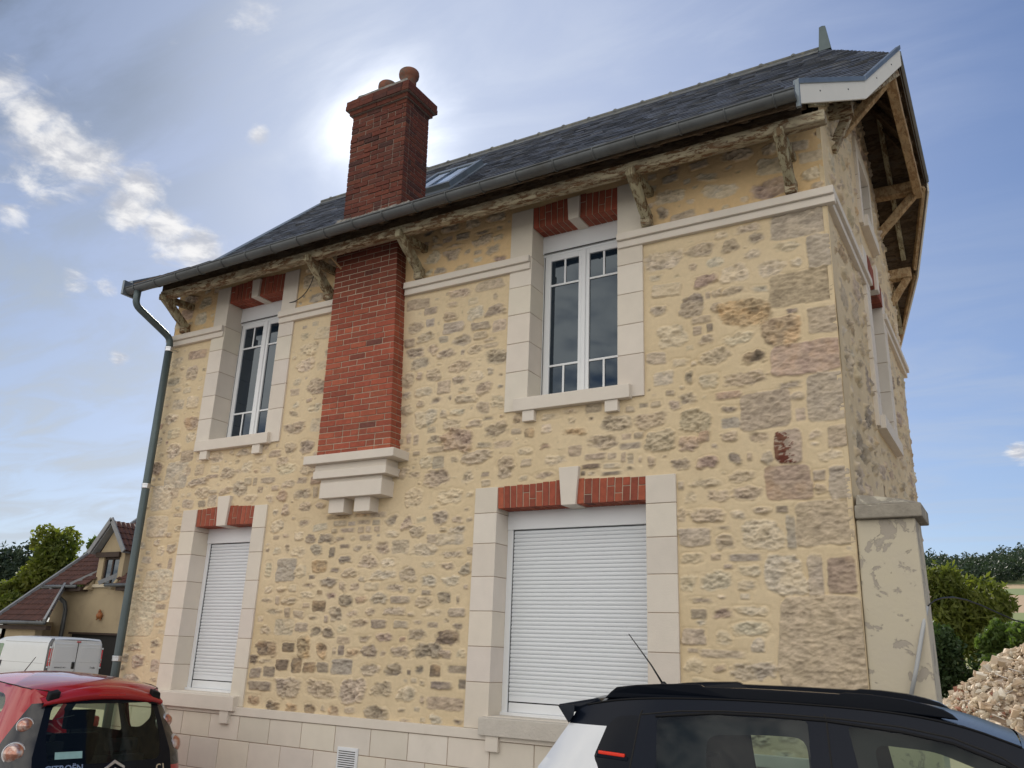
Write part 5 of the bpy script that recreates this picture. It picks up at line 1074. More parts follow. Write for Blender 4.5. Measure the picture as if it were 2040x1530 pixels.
def rearmap(t, z):
    w = h_red(srear(z), z); return (srear(z)-.055*max(0, 1-(t/w)**2), t, z)
edge = [(-h_red(srear(z), z), z) for z in np.linspace(.28, 1.46, 14)]; outr = edge+[(-a, b) for a, b in edge[::-1]]
clear = rround([(-.435, 1.40), (.435, 1.40), (.49, 1.14), (.475, .94), (-.475, .94), (-.49, 1.14)], .07, 6)
blackp = [(-.9, .765), (.9, .765), (.9, 1.50), (-.9, 1.50)]
res = panel(outr, [('clear', clear), ('blk', blackp)], rearmap, .055)
acc[('rear_window', 'car_glass', '', 0)] = MB().add(*res['clear']); acc[('tailgate', 'gloss_black', '', 0)] = MB().add(*res['blk']); acc[('bumper', 'paint_red', '', 0)] = MB().add(*res['body'])
ob_r = finish(acc, red)
TG = [o for o in red.children if o.name.startswith('tailgate')][0]; ORG[TG.name] = (0, 0, 0)
# roof lip over the tailgate
mb = MB(); vs = []; n = 17
for i in range(n):
    t = lerp(-.52, .52, i/(n-1)); c = .055*(1-(t/.6)**2); dz = .095*(t/.52)**2; s0_ = .25-c
    vs += [(s0_+.02, t, 1.432-dz*.6), (s0_-.015, t, 1.445-dz*.6), (s0_-.02, t, 1.505-dz), (s0_+.06, t, 1.540-dz), (s0_+.25, t, 1.585-dz*1.1)]
mb.add(vs, [(5*i+k, 5*i+k+1, 5*i+k+6, 5*i+k+5) for i in range(n-1) for k in range(4)]); mb.build('spoiler', MT['paint_red'], red, smooth=True)
mb = MB()
for i in range(8):
    t0, t1 = lerp(-.14, .10, i/8), lerp(-.14, .10, (i+1)/8)-.004; mb.box(.25-.055-.0185, .25-.055-.01, t0, t1, 1.462, 1.478)
mb.build('brake_lamp', MT['lamp_red'], red)
for sd in (-1, 1): MB().hexa([(.215, sd*.41, 1.385), (.27, sd*.41, 1.385), (.27, sd*.50, 1.385), (.225, sd*.50, 1.385), (.195, sd*.405, 1.50), (.27, sd*.405, 1.52), (.27, sd*.485, 1.50), (.208, sd*.485, 1.48)]).build('hinge_cover', MT['trim_black'], red, bevel=.01, seg=2)
for sd in (-1, 1):
    par = [o for o in red.children if o.name.startswith('tail_lamp') and (sum(v.co.y for v in o.data.vertices)*sd > 0)][0]; ORG[par.name] = (0, 0, 0)
    for (z, r, ds, mt_) in ((1.235, .062, .105, 'lamp_pink'), (1.035, .082, .125, 'lamp_pink')):
        s = srear(z)+ds*.72; t = sd*(h_red(s, z)-.028)
        prof = [(r*1.0, -.05), (r*1.08, .0), (r*1.0, .02), (r*.93, .024), (r*.93, .016)]
        nrm = Vector((-.80, sd*.58, .10)).normalized(); M_ = Matrix.Translation((s, t, z)) @ nrm.to_track_quat('Z', 'Y').to_matrix().to_4x4()
        def put(prof, matn, nm, n=28):
            mb = MB().lathe(prof, (0, 0, 0), n); mb.v = [tuple(M_ @ Vector(p)) for p in mb.v]; return mb.build(nm, MT[matn], par, smooth=True)
        put([(r*1.12, -.06), (r*1.08, .0), (r*1.0, .018), (r*.94, .020), (r*.90, .008), (r*.6, .0), (.001, .0)], 'lamp_clear', 'bezel')
        put([(r*.93, .012), (r*.80, .034), (r*.5, .050), (r*.2, .056), (.001, .057)], mt_, 'lens')
# badges: letters on the dark tailgate
def rearM(t, z, off=.004):
    p = Vector(rearmap(t, z)); sl_ = .40; nrm = Vector((-1, 0, sl_ if z > .8 else 0)).normalized(); w = h_red(srear(z), z)
    nrm = Vector((-1, -2*.055*t/w/w*(-1), .38)).normalized() if z > .8 else Vector((-1, 2*.055*t/w/w, 0)).normalized()
    xax = Vector((0, 0, 1)).cross(nrm).normalized(); yax = nrm.cross(xax)
    m = Matrix((xax, yax, nrm)).transposed().to_4x4(); m.translation = p+nrm*off; return m
text_mesh('CITRO\u00cbN', .068, .003, 'badge_chrome', red, rearM(.355, .915), bold=.0015)
text_mesh('C1', .080, .003, 'badge_chrome', red, rearM(-.475, .866), bold=.0015)
for k, zc in enumerate((.925, .868)):
    M_ = rearM(-.045, zc, .006); w, h, th = .088, .050, .022
    P2 = [(-w, -h/2), (-w+.006, -h/2-th), (0, h/2-th+.0), (w-.006, -h/2-th), (w, -h/2), (0, h/2+.008)]
    mb = MB(); n = 6; v0 = [M_ @ Vector((x, y, 0)) for x, y in P2]; v1 = [M_ @ Vector((x, y, .012)) for x, y in P2]
    v0 = [tuple(p) for p in v0]; v1 = [tuple(p) for p in v1]
    mb.add(v0+v1, [(0, 1, 2, 5), (5, 2, 3, 4), (6, 11, 8, 7), (11, 10, 9, 8)]+[(i, i+6, (i+1) % 6+6, (i+1) % 6) for i in range(6)]); mb.build('chevron_badge', MT['badge_chrome'], red, bevel=.002)
mb = MB(); M_ = rearM(.32, 1.012, .003); mb.add([tuple(M_ @ Vector(p)) for p in ((-.105, -.028, 0), (.105, -.028, 0), (.105, .028, 0), (-.105, .028, 0))], [(0, 1, 2, 3)]); mb.build('window_sticker', MT['sticker'], red)
mb = MB(); mb.box(.15, 2.7, -.72, .72, .27, .42); mb.hexa([(.12, -.55, .80), (.5, -.68, .82), (.5, .68, .82), (.12, .55, .80), (.14, -.55, .84), (.5, -.68, .86), (.5, .68, .86), (.14, .55, .84)]).box(2.35, 2.7, -.68, .68, .42, .95).build('interior', MT['interior'], red)
for sd in (-1, 1):
    def fin(s, z, sd=sd): return (s, sd*(h_red(s, z)-.04), z)
    outer = [(srear(.8)+.05, .80), (srear(1.1)+.05, 1.1), (srear(1.38)+.06, 1.38), (.45, 1.50), (.70, 1.53), (1.6, 1.545), (1.95, 1.47), (2.35, 1.20), (2.35, .60), (.40, .60)]
    ho = [('o1', rround([(.58, 1.40), (.68, 1.455), (1.08, 1.475), (1.10, 1.12), (.86, 1.13), (.63, 1.24)], .08)), ('o2', rround([(1.20, 1.475), (1.6, 1.46), (1.92, 1.37), (2.25, 1.15), (2.25, 1.07), (1.22, 1.07)], .05))]
    res = panel(outer, ho, fin, .10); MB().add(*res['body']).build('door_trim', MT['interior'], red, smooth=True, fixn=False)
for t in (-.33, .33): add_seat(red, .62, t, .50, .10, .52, .42); add_seat(red, 1.45, t, .48, .17, .50, .56)
vs, fs = topgrid(resample([(.28, 1.44), (.45, 1.485), (.7, 1.50), (1.2, 1.535), (1.6, 1.52), (1.95, 1.44)], .15), lambda s, z: h_red(s, z)-.03, .02); MB().add(vs, fs).build('headlining', MT['lining'], red, smooth=True)
MB().tube([(.2+.35*.1, .40, 1.28), (.33, .2, 1.30)], .004, 5).build('seat_belt', MT['lining'], red)
MB().tube([(1.95, .0, 1.515), (1.86, .0, 1.60), (1.68, .0, 1.74)], [.006, .005, .003], 8).build('aerial', MT['black_plastic'], red, smooth=True)
mb = MB(); mb.beam((.09, -.03, 1.0-.25), (.02, -.03, 1.0-.25), .02, .02)
for sd in (-1, 1):
    for s in (.52, 2.82): wheel(red, s, sd*.70, .275, sd)
    MB().box(2.10, 2.22, sd*.84, sd*.97, 1.02, 1.14).build('door_mirror', MT['paint_red'], red, bevel=.03, seg=3, smooth=True)
    MB().box(3.14, 3.36, sd*.42, sd*.62, .62, .80).build('headlamp', MT['lamp_clear'], red, bevel=.04, seg=2)
    MB().tube([(s, sd*(h_red(s, z)-.0), z) for s, z in resample([(.30, 1.50)]+top_r[2:7], .1)], .005, 6).build('roof_seam', MT['dark_gap'], red)
    MB().tube([(s, sd*(h_red(s, z)), z) for s, z in resample([(1.14, 1.50), (1.16, 1.05), (1.12, .5)], .08)], .0035, 5).build('door_seam', MT['dark_gap'], red)
MB().box(-.07, -.05, -.26, .26, .50, .61).build('number_plate', MT['white_plastic'], red, bevel=.004)

# ---- white vans
def make_van(loc, rz, label, sc=1.0):
    van = thing('parked_van', loc, label, 'van', 'white panel vans parked by the far house', rotz=rz); ORG[van.name] = (0, 0, 0)
    def h_v(s, z):
        k = .95-.055*max(0, (z-.9))/.9-.10*max(0, (z-1.72)/.24)**2
        u = max(0, s); k *= .93+.07*math.sqrt(max(0, 1-(1-min(u/.15, 1))**2)); v = max(0, 4.78-s); k *= .80+.20*math.sqrt(max(0, 1-(1-min(v/.7, 1))**2)); return k
    topv = [(0.02, 1.90), (.10, 1.955), (1.0, 1.975), (2.6, 1.97), (3.2, 1.93), (3.55, 1.80), (4.15, 1.28)]; hv = [(4.15, 1.28), (4.6, 1.05), (4.76, .85)]
    out = [(0, .35), (0, 1.0)]+topv+hv[1:]+[(4.80, .30), (4.3, .30)]+arch(3.95, .36)[::-1]+[(3.55, .30), (1.35, .30)]+arch(.98, .36)[::-1]+[(.55, .30)]
    wf = rround([(3.02, 1.72), (3.45, 1.72), (3.95, 1.28), (3.80, 1.16), (3.10, 1.16)], .08)
    pil = [(-.1, .80), (.09, .80), (.17, 1.50), (.22, 1.935), (-.1, 1.95)]
    S = dict(outline=out, regions=[('win_f', wf), ('lamp_p', pil), ('clad', [(-1, .2), (5, .2), (5, .5), (-1, .5)])], half=h_v, acc={}, step=.12)
    car_side(van, S, {'win_f': ('window', 'van_glass'), 'lamp_p': ('pillar', 'lamp_housing'), 'clad': ('bumper', 'trim_black'), 'body': ('body', 'paint_van')}); acc = S['acc']
    vs, fs = topgrid(resample(topv[:6], .1), h_v, .03); acc[('body', 'paint_van', '', 0)].add(vs, fs)
    vs, fs = topgrid(resample(topv[5:], .1), h_v, .05); acc[('windscreen', 'van_glass', '', 0)] = MB().add(vs, fs)
    vs, fs = topgrid(resample(hv+[(4.80, .30)], .1), h_v, .05); acc[('body', 'paint_van', '', 0)].add(vs, fs)
    vs, fs = topgrid(resample([(0, .35), (0, 1.0), (.02, 1.90)], .1), h_v, .02); acc[('body', 'paint_van', '', 0)].add(vs, fs)
    finish(acc, van)
    x = -.024
    for sd in (-1, 1):
        D = MB(); a, b = sorted((sd*.012, sd*.815)); D.box(x, x+.03, a, b, .55, 1.80)
        d = D.build('rear_door', MT['paint_van'], van, bevel=.02, seg=2)
        a, b = sorted((sd*.10, sd*.75)); MB().box(x-.006, x+.01, a, b, 1.20, 1.70).build('door_panel', MT['paint_van'], d, bevel=.012, seg=2)
        t = sd*.875
        q = MB().hexa([(-.012, t-.045, 1.08), (.03, t-.045, 1.08), (.03, t+.045, 1.08), (.02, t+.045, 1.08), (.005, t-.050, 1.62), (.05, t-.05, 1.62), (.05, t+.03, 1.62), (.03, t+.03, 1.62)]).build('tail_lamp', MT['lamp_red'], van, bevel=.012, seg=2)
        MB().lathe([(.001, -.03), (.026, -.028), (.03, 0)], (0.0, t, 1.22), 14, 'x').lathe([(.001, -.03), (.026, -.028), (.03, 0)], (0.0, t, 1.30), 14, 'x').build('lens', MT['lamp_clear'], q)
        MB().box(-.012, .04, t-.05, t+.045, 1.635, 1.685).box(-.014, .03, t-.05, t+.05, 1.02, 1.065).build('trim', MT['paint_van'], van, bevel=.005)
        for s in (.98, 3.95): wheel(van, s, sd*.83, .33, sd)
        MB().tube([(s, sd*(h_v(s, 1.80)+.001), 1.80) for s in np.linspace(.3, 3.0, 12)], .010, 5).tube([(s, sd*(h_v(s, 1.15)+.001), 1.15) for s in np.linspace(.25, 3.0, 12)], .006, 5).build('body_seam', MT['lamp_clear'], van)
        MB().box(2.92, 2.98, sd*.93, sd*.965, .98, 1.18).build('door_handle', MT['black_plastic'], van, bevel=.01)
        MB().box(3.75, 3.90, sd*.98, sd*1.15, 1.1, 1.42).build('door_mirror', MT['black_plastic'], van, bevel=.04, seg=2)
    MB().box(x-.004, x+.02, -.004, .004, .5, 1.82).build('door_seam', MT['dark_gap'], van)
    MB().box(x-.02, x+.01, -.075, .075, 1.835, 1.875).build('brake_lamp', MT['lamp_red'], van, bevel=.01); MB().box(x-.03, x+.01, .03, .13, 1.0, 1.22).build('door_handle', MT['black_plastic'], van, bevel=.03, seg=3)
    Mx = Matrix(((0, 0, -1, x-.004), (-1, 0, 0, -.62), (0, 1, 0, 1.04), (0, 0, 0, 1)))
    text_mesh('Trafic', .085, .002, 'trim_black', van, Mx); Mx = Mx.copy(); Mx[1][3] = .50; text_mesh('RENAULT dCi', .062, .002, 'trim_black', van, Mx); return van
# ------------------------------------------------------------------ ground, fields, hills
def terrain(x, y):
    x = np.asarray(x, float); y = np.asarray(y, float)
    z = np.full(np.broadcast(x, y).shape, GZ)
    z = z+np.clip((y-6)*.035, 0, .6)*np.clip((x+2)/6, 0, 1)-.12*np.clip((5.5-x)/3.5, 0, 1)-.06*np.clip((-x-2)/14, 0, 1)
    d = np.hypot(x, y); az = np.clip((x+.75*y)/(.3*np.abs(y)+1), 0, 1)*(y > 0)
    q = np.clip((d-70)/640, 0, 1); z = z+az*(72*q*q*(3-2*q))+az*np.clip((d-70)/300, 0, 1)*1.2*np.sin(x*.02+1)
    return z
def make_ground():
    rad = np.concatenate([[0, 2, 4, 6, 8, 10, 13, 16, 20, 25, 30, 36, 44, 54, 66, 80, 100, 130, 170], np.linspace(215, 900, 26), [1100, 1500, 2200, 3200]])
    N = 144; vs = [(6.0, 0.0, float(terrain(6, 0)))]; fs = []
    for r in rad[1:]:
        for k in range(N):
            a = 2*math.pi*k/N; x, y = 6+r*math.cos(a), r*math.sin(a); vs.append((x, y, float(terrain(x, y))))
    for k in range(N): fs.append((0, 1+k, 1+(k+1) % N))
    for i in range(len(rad)-2):
        for k in range(N): fs.append((1+i*N+k, 1+(i+1)*N+k, 1+(i+1)*N+(k+1) % N, 1+i*N+(k+1) % N))
    m, nt, b, out = newmat('ground_mat'); tc = NN(nt, 'ShaderNodeTexCoord'); v = tc.outputs['Object']; sp = NN(nt, 'ShaderNodeSeparateXYZ'); nt.links.new(v, sp.inputs[0]); y = sp.outputs[1]; x = sp.outputs[0]
    dirt = mixc(nt, noise(nt, v, 1.5, 8, .7), (0.26, 0.19, 0.13), (0.40, 0.31, 0.22)); grass = mixc(nt, noise(nt, v, .8, 8, .7), (0.06, 0.10, 0.025), (0.13, 0.15, 0.05))
    road = mixc(nt, noise(nt, v, 3, 8, .7), (0.16, 0.155, 0.15), (0.24, 0.23, 0.21))
    c = mixc(nt, mth(nt, 'GREATER_THAN', y, 5.0), road, dirt); c = mixc(nt, sstep(nt, mth(nt, 'ADD', y, mth(nt, 'MULTIPLY', noise(nt, v, .3, 3), 12)), 36, 42), c, grass)
    dd = vmth(nt, 'LENGTH', v).outputs['Value']; w = mth(nt, 'ADD', dd, mth(nt, 'MULTIPLY', x, .25))
    def band(a, b_, col, c): return mixc(nt, mth(nt, 'MULTIPLY', mth(nt, 'GREATER_THAN', w, a), mth(nt, 'LESS_THAN', w, b_)), c, mixc(nt, noise(nt, v, .02, 5, .6), col, tuple(k*.8 for k in col)))
    c = band(120, 244, (0.19, 0.20, 0.055), c); c = band(244, 272, (0.16, 0.20, 0.06), c); c = band(272, 329, (0.38, 0.27, 0.17), c); c = band(329, 354, (0.15, 0.20, 0.07), c); c = band(354, 372, (0.36, 0.27, 0.15), c)
    nt.links.new(c, b.inputs['Base Color']); b.inputs['Roughness'].default_value = .95
    bp = NN(nt, 'ShaderNodeBump'); bp.inputs['Strength'].default_value = .5; nt.links.new(noise(nt, v, 25, 6, .7), bp.inputs['Height']); nt.links.new(bp.outputs[0], b.inputs['Normal'])
    mb = MB().add(vs, fs); return tag(mb.build('ground', m, None, smooth=True), kind='structure')
make_ground()
mat('paving', (0.34, 0.32, 0.29), .9, var=.1, vscale=6, bump=.3)
tag(MB().box(-8, 7.33, -1.05, -.052, GZ-.1, GZ+.10).box(7.3301, 9.5, -1.05, -.2, GZ-.1, GZ+.1).build('pavement', MT['paving'], None, bevel=.01), kind='structure')

# ------------------------------------------------------------------ foliage
def leafmat(name, c1, c2, trans=.35):
    m, nt, b, out = newmat(name); at_ = NN(nt, 'ShaderNodeAttribute', attribute_name='Col'); sp = NN(nt, 'ShaderNodeSeparateColor'); nt.links.new(at_.outputs['Color'], sp.inputs[0])
    c = mixc(nt, sp.outputs[0], c1, c2); nt.links.new(c, b.inputs['Base Color']); b.inputs['Roughness'].default_value = .6; b.inputs['Specular IOR Level'].default_value = .3
    tr = NN(nt, 'ShaderNodeBsdfTranslucent'); nt.links.new(mixc(nt, 1.0, c, (1.5, 1.6, .7), 'MULTIPLY'), tr.inputs[0]); mx = NN(nt, 'ShaderNodeMixShader'); mx.inputs[0].default_value = trans
    nt.links.new(b.outputs[0], mx.inputs[1]); nt.links.new(tr.outputs[0], mx.inputs[2]); nt.links.new(mx.outputs[0], out.inputs[0]); return m
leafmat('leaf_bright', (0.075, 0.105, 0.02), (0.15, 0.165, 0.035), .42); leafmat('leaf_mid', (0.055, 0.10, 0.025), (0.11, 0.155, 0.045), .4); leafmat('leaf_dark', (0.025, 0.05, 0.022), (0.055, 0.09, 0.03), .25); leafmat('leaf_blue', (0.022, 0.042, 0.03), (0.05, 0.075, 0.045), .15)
mat('bark', (0.10, 0.075, 0.05), .95, var=.3, vscale=8, bump=.8)
def leaf_cloud(centers, radii, n, size, seed, droop=0.0, flat=1.0, shell=.55):
    g = np.random.default_rng(seed); centers = np.array(centers, float); radii = np.array(radii, float); w = radii**2; w = w/w.sum(); idx = g.choice(len(centers), n, p=w)
    d = g.normal(size=(n, 3)); d /= np.linalg.norm(d, axis=1)[:, None]; r = g.random(n)**(1/3)*(1-shell)+shell*g.random(n)**.25
    r = r*(1+.18*np.sin(d[:, 0]*7+idx)*np.cos(d[:, 2]*6+idx*2)); P = centers[idx]+d*(radii[idx]*r)[:, None]*np.array((1, 1, flat))
    P[:, 2] -= droop*g.random(n)*radii[idx]
    a = g.normal(size=(n, 3)); a[:, 2] -= droop*1.2; a /= np.linalg.norm(a, axis=1)[:, None]; b = g.normal(size=(n, 3)); b -= a*(a*b).sum(1)[:, None]; b /= np.linalg.norm(b, axis=1)[:, None]
    s = size*g.uniform(.6, 1.4, n)[:, None]; a = a*s*(1+droop); b = b*s*.55
    V = np.stack([P-a, P-b*.9, P+a, P+b*.9], 1).reshape(-1, 3); colr = np.repeat(g.random(n)*.6+.4*g.random(len(centers))[idx], 4); return V, colr
def tree(name, base, centers, radii, n, size, leafm, seed, label, cat='tree', group=None, trunk=.16, droop=0.0, flat=1.0, limbs=True):
    t = thing(name, tuple(base), label, cat, group); B0 = np.array(base, float)
    V, c = leaf_cloud(centers, radii, n, size, seed, droop, flat); V = V-B0
    me = bpy.data.meshes.new('crown'); me.vertices.add(len(V)); me.vertices.foreach_set('co', V.astype(np.float32).ravel()); me.loops.add(len(V)); me.loops.foreach_set('vertex_index', np.arange(len(V), dtype=np.int32))
    k = len(V)//4; me.polygons.add(k); me.polygons.foreach_set('loop_start', np.arange(0, 4*k, 4, dtype=np.int32)); me.polygons.foreach_set('loop_total', np.full(k, 4, np.int32)); me.update(calc_edges=True)
    ca = me.color_attributes.new('Col', 'FLOAT_COLOR', 'POINT'); arr = np.ones((len(V), 4), np.float32); arr[:, 0] = c; ca.data.foreach_set('color', arr.ravel()); me.materials.append(MT[leafm])
    o = bpy.data.objects.new('crown', me); COL.objects.link(o); o.parent = t
    mb = MB(); C = np.array(centers, float); mid = C.mean(0); h = (mid[2]-B0[2])
    if trunk:
        fork = B0+np.array((0, 0, h*.5)); mb.tube([B0-np.array((0, 0, .2)), B0+np.array((.04, 0, h*.25)), fork], [trunk*1.2, trunk, trunk*.8], 9)
        if limbs:
            for c_ in C[:10]: mb.tube([fork, (fork+c_)/2+np.array((rnd.uniform(-.2, .2), rnd.uniform(-.2, .2), .1)), c_], [trunk*.55, trunk*.35, trunk*.12], 6)
        mb.build('trunk', MT['bark'], t, smooth=True)
    return t
def blob(cx, cy, cz, rx, rz, n, seed, r=(.35, .6)):
    g = np.random.default_rng(seed); C = []; Rr = []
    for _ in range(n):
        d = g.normal(size=3); d /= np.linalg.norm(d); k = g.random()**.4; q = g.uniform(*r)*min(rx, rz)
        C.append((cx+d[0]*k*(rx-q*.5), cy+d[1]*k*(rx-q*.5), cz+d[2]*k*(rz-q*.5))); Rr.append(q)
    return C, Rr
def gz(x, y): return float(terrain(x, y))
# right: birch-like tree, dark thicket under it, lighter shrub, conifer at the frame edge
C, Rr = blob(5.85, 34, 4.2, 2.2, 2.1, 34, 3, (.28, .45)); C += [(7.0, 34, 3.1), (6.9, 33.6, 3.8), (4.8, 34, 5.2), (7.2, 34.2, 4.3)]; Rr += [.7, .8, .8, .5]
tree('birch_tree', (5.8, 34.2, gz(5.8, 34)), C, Rr, 26000, .10, 'leaf_bright', 4, 'yellow-green drooping tree rising behind the right corner of the house', droop=.55)
C, Rr = blob(5.0, 30, 1.9, 1.7, 1.5, 14, 8, (.4, .6)); C2, R2 = blob(7.3, 31, 1.5, 1.6, 1.3, 12, 9, (.4, .6))
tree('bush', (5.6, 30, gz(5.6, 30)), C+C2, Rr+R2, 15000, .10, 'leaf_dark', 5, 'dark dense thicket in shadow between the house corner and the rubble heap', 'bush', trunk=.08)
C, Rr = blob(7.9, 27.5, 2.35, 1.3, 1.0, 14, 12, (.35, .55))
tree('bush', (7.9, 27.5, gz(7.9, 27.5)), C, Rr, 9000, .10, 'leaf_mid', 6, 'mid green leafy shrub just above the top of the rubble heap', 'bush', trunk=.07)
C = [(9.15+rnd.uniform(-.1, .1), 29+rnd.uniform(-.1, .1), 1.0+i*.33) for i in range(13)]; Rr = [max(.2, 1.15-i*.085) for i in range(13)]
tree('conifer_tree', (9.15, 29, gz(9, 29)), C, Rr, 6000, .09, 'leaf_dark', 7, 'dark green conifer whose branch tips enter at the right edge of the picture', trunk=.1, flat=.3, limbs=False)
# left: trees beyond the tiled house
specs = [(-41.6, 24, 5.9, 2.3, 2.6, 'leaf_bright', 'round light-green tree behind the far tiled roof, tallest one on the left', 17, 9000), (-58.2, 30, 5.1, 3.6, 3.2, 'leaf_blue', 'broad blue-green tree at the far left edge of the skyline', 18, 9000),
         (-43.6, 23, 3.9, 1.7, 1.7, 'leaf_bright', 'small yellowish tree in front of the blue-green ones left of the tiled roof', 19, 5000), (-38.9, 24.6, 5.6, 1.3, 1.8, 'leaf_mid', 'narrow green tree just above the sloping verge of the far tiled roof', 20, 5000), (-55.4, 30.5, 5.9, 2.2, 2.5, 'leaf_blue', 'dark tree with a tufted top between the blue-green tree and the tallest light one', 21, 6000)]
for (x, y, z, rx, rz, lm, lab, sd, n) in specs:
    C, Rr = blob(x, y, z, rx, rz, 20, sd, (.3, .5)); tree('leafy_tree', (x, y, gz(x, y)), C, Rr, n, .16, lm, sd, lab, trunk=.22)
C, Rr = blob(-39.6, 20.2, 2.9, 1.5, 1.2, 10, 31, (.4, .6)); tree('bush', (-39.6, 20.2, gz(-39.6, 20.2)), C, Rr, 4000, .13, 'leaf_bright', 31, 'bright yellow-green bush at the left edge beside the far tiled roof', 'bush', trunk=.06)
# wooded hilltop: far-off wood reading as one mass
g = np.random.default_rng(90); C = []; Rr = []
for i in range(800):
    y = g.uniform(355, 480); x = g.uniform(-75, 75)
    w = math.hypot(x, y)+.25*x
    if w < 372: continue
    h = g.uniform(5, 10)*(1+.25*math.sin(x*.11))
    zt = gz(x, y)
    for k in range(3): C.append((x+g.uniform(-2, 2), y+g.uniform(-2, 2), zt+h*(.35+.28*k))); Rr.append(g.uniform(2.2, 3.6)*(1-.18*k))
V, c = leaf_cloud(C, Rr, 90000, .62, 91)
me = bpy.data.meshes.new('forest'); me.from_pydata(V.tolist(), [], [(4*i, 4*i+1, 4*i+2, 4*i+3) for i in range(len(V)//4)])
ca = me.color_attributes.new('Col', 'FLOAT_COLOR', 'POINT'); arr = np.ones((len(V), 4), np.float32); arr[:, 0] = c; ca.data.foreach_set('color', arr.ravel()); me.materials.append(MT['leaf_blue'])
fo = bpy.data.objects.new('forest', me); COL.objects.link(fo); tag(fo, 'dark wood along the crest of the distant hill', 'forest', kind='stuff')

# ------------------------------------------------------------------ rubble heap
mat('rubble_stone', (0.5, 0.4, 0.3), .9, attr=True, var=.12, vscale=8, bump=.4, bscale=30)
def heap_h(x, y):
    dx, dy = (x-9.6)/3.9, (y-20.5)/3.4; r = np.sqrt(dx*dx+dy*dy); return 2.42*np.clip(1-r**1.7, 0, 1)+.10*np.sin(x*3.1)*np.cos(y*2.3)*np.clip(1-r, 0, 1)
mb = MB(); g = np.random.default_rng(44); NX = 50; vs = []
for i in range(NX):
    for j in range(NX):
        x, y = 9.6-4.4+8.8*i/(NX-1), 20.5-4+8*j/(NX-1); vs.append((x, y, gz(x, y)+float(heap_h(x, y))-.05))
mb.add(vs, [(i*NX+j, (i+1)*NX+j, (i+1)*NX+j+1, i*NX+j+1) for i in range(NX-1) for j in range(NX-1)], 0, (.30, .22, .15))
PAL = [(.56, .44, .31), (.52, .41, .29), (.62, .52, .40), (.44, .36, .26), (.64, .58, .47), (.38, .30, .21), (.52, .43, .30)]
cube = [(-1, -1, -1), (1, -1, -1), (1, 1, -1), (-1, 1, -1), (-1, -1, 1), (1, -1, 1), (1, 1, 1), (-1, 1, 1)]
cf = [(0, 3, 2, 1), (4, 5, 6, 7), (0, 1, 5, 4), (1, 2, 6, 5), (2, 3, 7, 6), (3, 0, 4, 7)]
import itertools
ico = [(s1*a, s2*b, 0) for a, b in ((1, 1.618),) for s1 in (-1, 1) for s2 in (-1, 1)]
PH = 1.618; ICO = np.array([(-1, PH, 0), (1, PH, 0), (-1, -PH, 0), (1, -PH, 0), (0, -1, PH), (0, 1, PH), (0, -1, -PH), (0, 1, -PH), (PH, 0, -1), (PH, 0, 1), (-PH, 0, -1), (-PH, 0, 1)])/1.9
ICF = [(0, 11, 5), (0, 5, 1), (0, 1, 7), (0, 7, 10), (0, 10, 11), (1, 5, 9), (5, 11, 4), (11, 10, 2), (10, 7, 6), (7, 1, 8), (3, 9, 4), (3, 4, 2), (3, 2, 6), (3, 6, 8), (3, 8, 9), (4, 9, 5), (2, 4, 11), (6, 2, 10), (8, 6, 7), (9, 8, 1)]
for i in range(7000):
    x, y = 9.6+g.uniform(-4.4, 4.4), 20.5+g.uniform(-4, 3.0); hh_ = float(heap_h(x, y))
    if hh_ < .03 and g.random() < .85: continue
    s = min(.17, .03+.042*g.exponential())
    q = np.array(cube, float)*.8 if g.random() < .22 else ICO.copy(); fc = cf if len(q) == 8 else ICF
    q = q*(1+g.uniform(-.28, .28, q.shape))*np.array((1, g.uniform(.6, 1), g.uniform(.4, .85)))*s
    ax = g.normal(size=3); ax /= np.linalg.norm(ax); Rm = np.array(Matrix.Rotation(g.uniform(0, 6.28), 3, Vector(ax)))
    q = q@Rm.T+np.array((x, y, gz(x, y)+hh_+s*.12)); c = PAL[g.integers(len(PAL))]; k = g.uniform(.8, 1.15)
    if x < 7.8 and hh_ < .9 and g.random() < .12: c = (.30, .14, .09)
    mb.add(q, fc, 0, (c[0]*k, c[1]*k, c[2]*k))
for i in range(140):
    x, y = g.uniform(6.3, 8.6), g.uniform(17.2, 19.0); z = gz(x, y)+float(heap_h(x, y))+.05; a = g.uniform(0, 3.14); L = g.uniform(.15, .5)
    mb.beam((x, y, z), (x+L*math.cos(a), y+L*math.sin(a), z+g.uniform(-.1, .12)), .03, .015, col=(.42, .34, .27) if g.random() < .6 else (.6, .57, .52))
tag(mb.build('rubble_heap', MT['rubble_stone'], None), 'heap of broken tan building stones and debris at the right', 'rubble', kind='stuff')

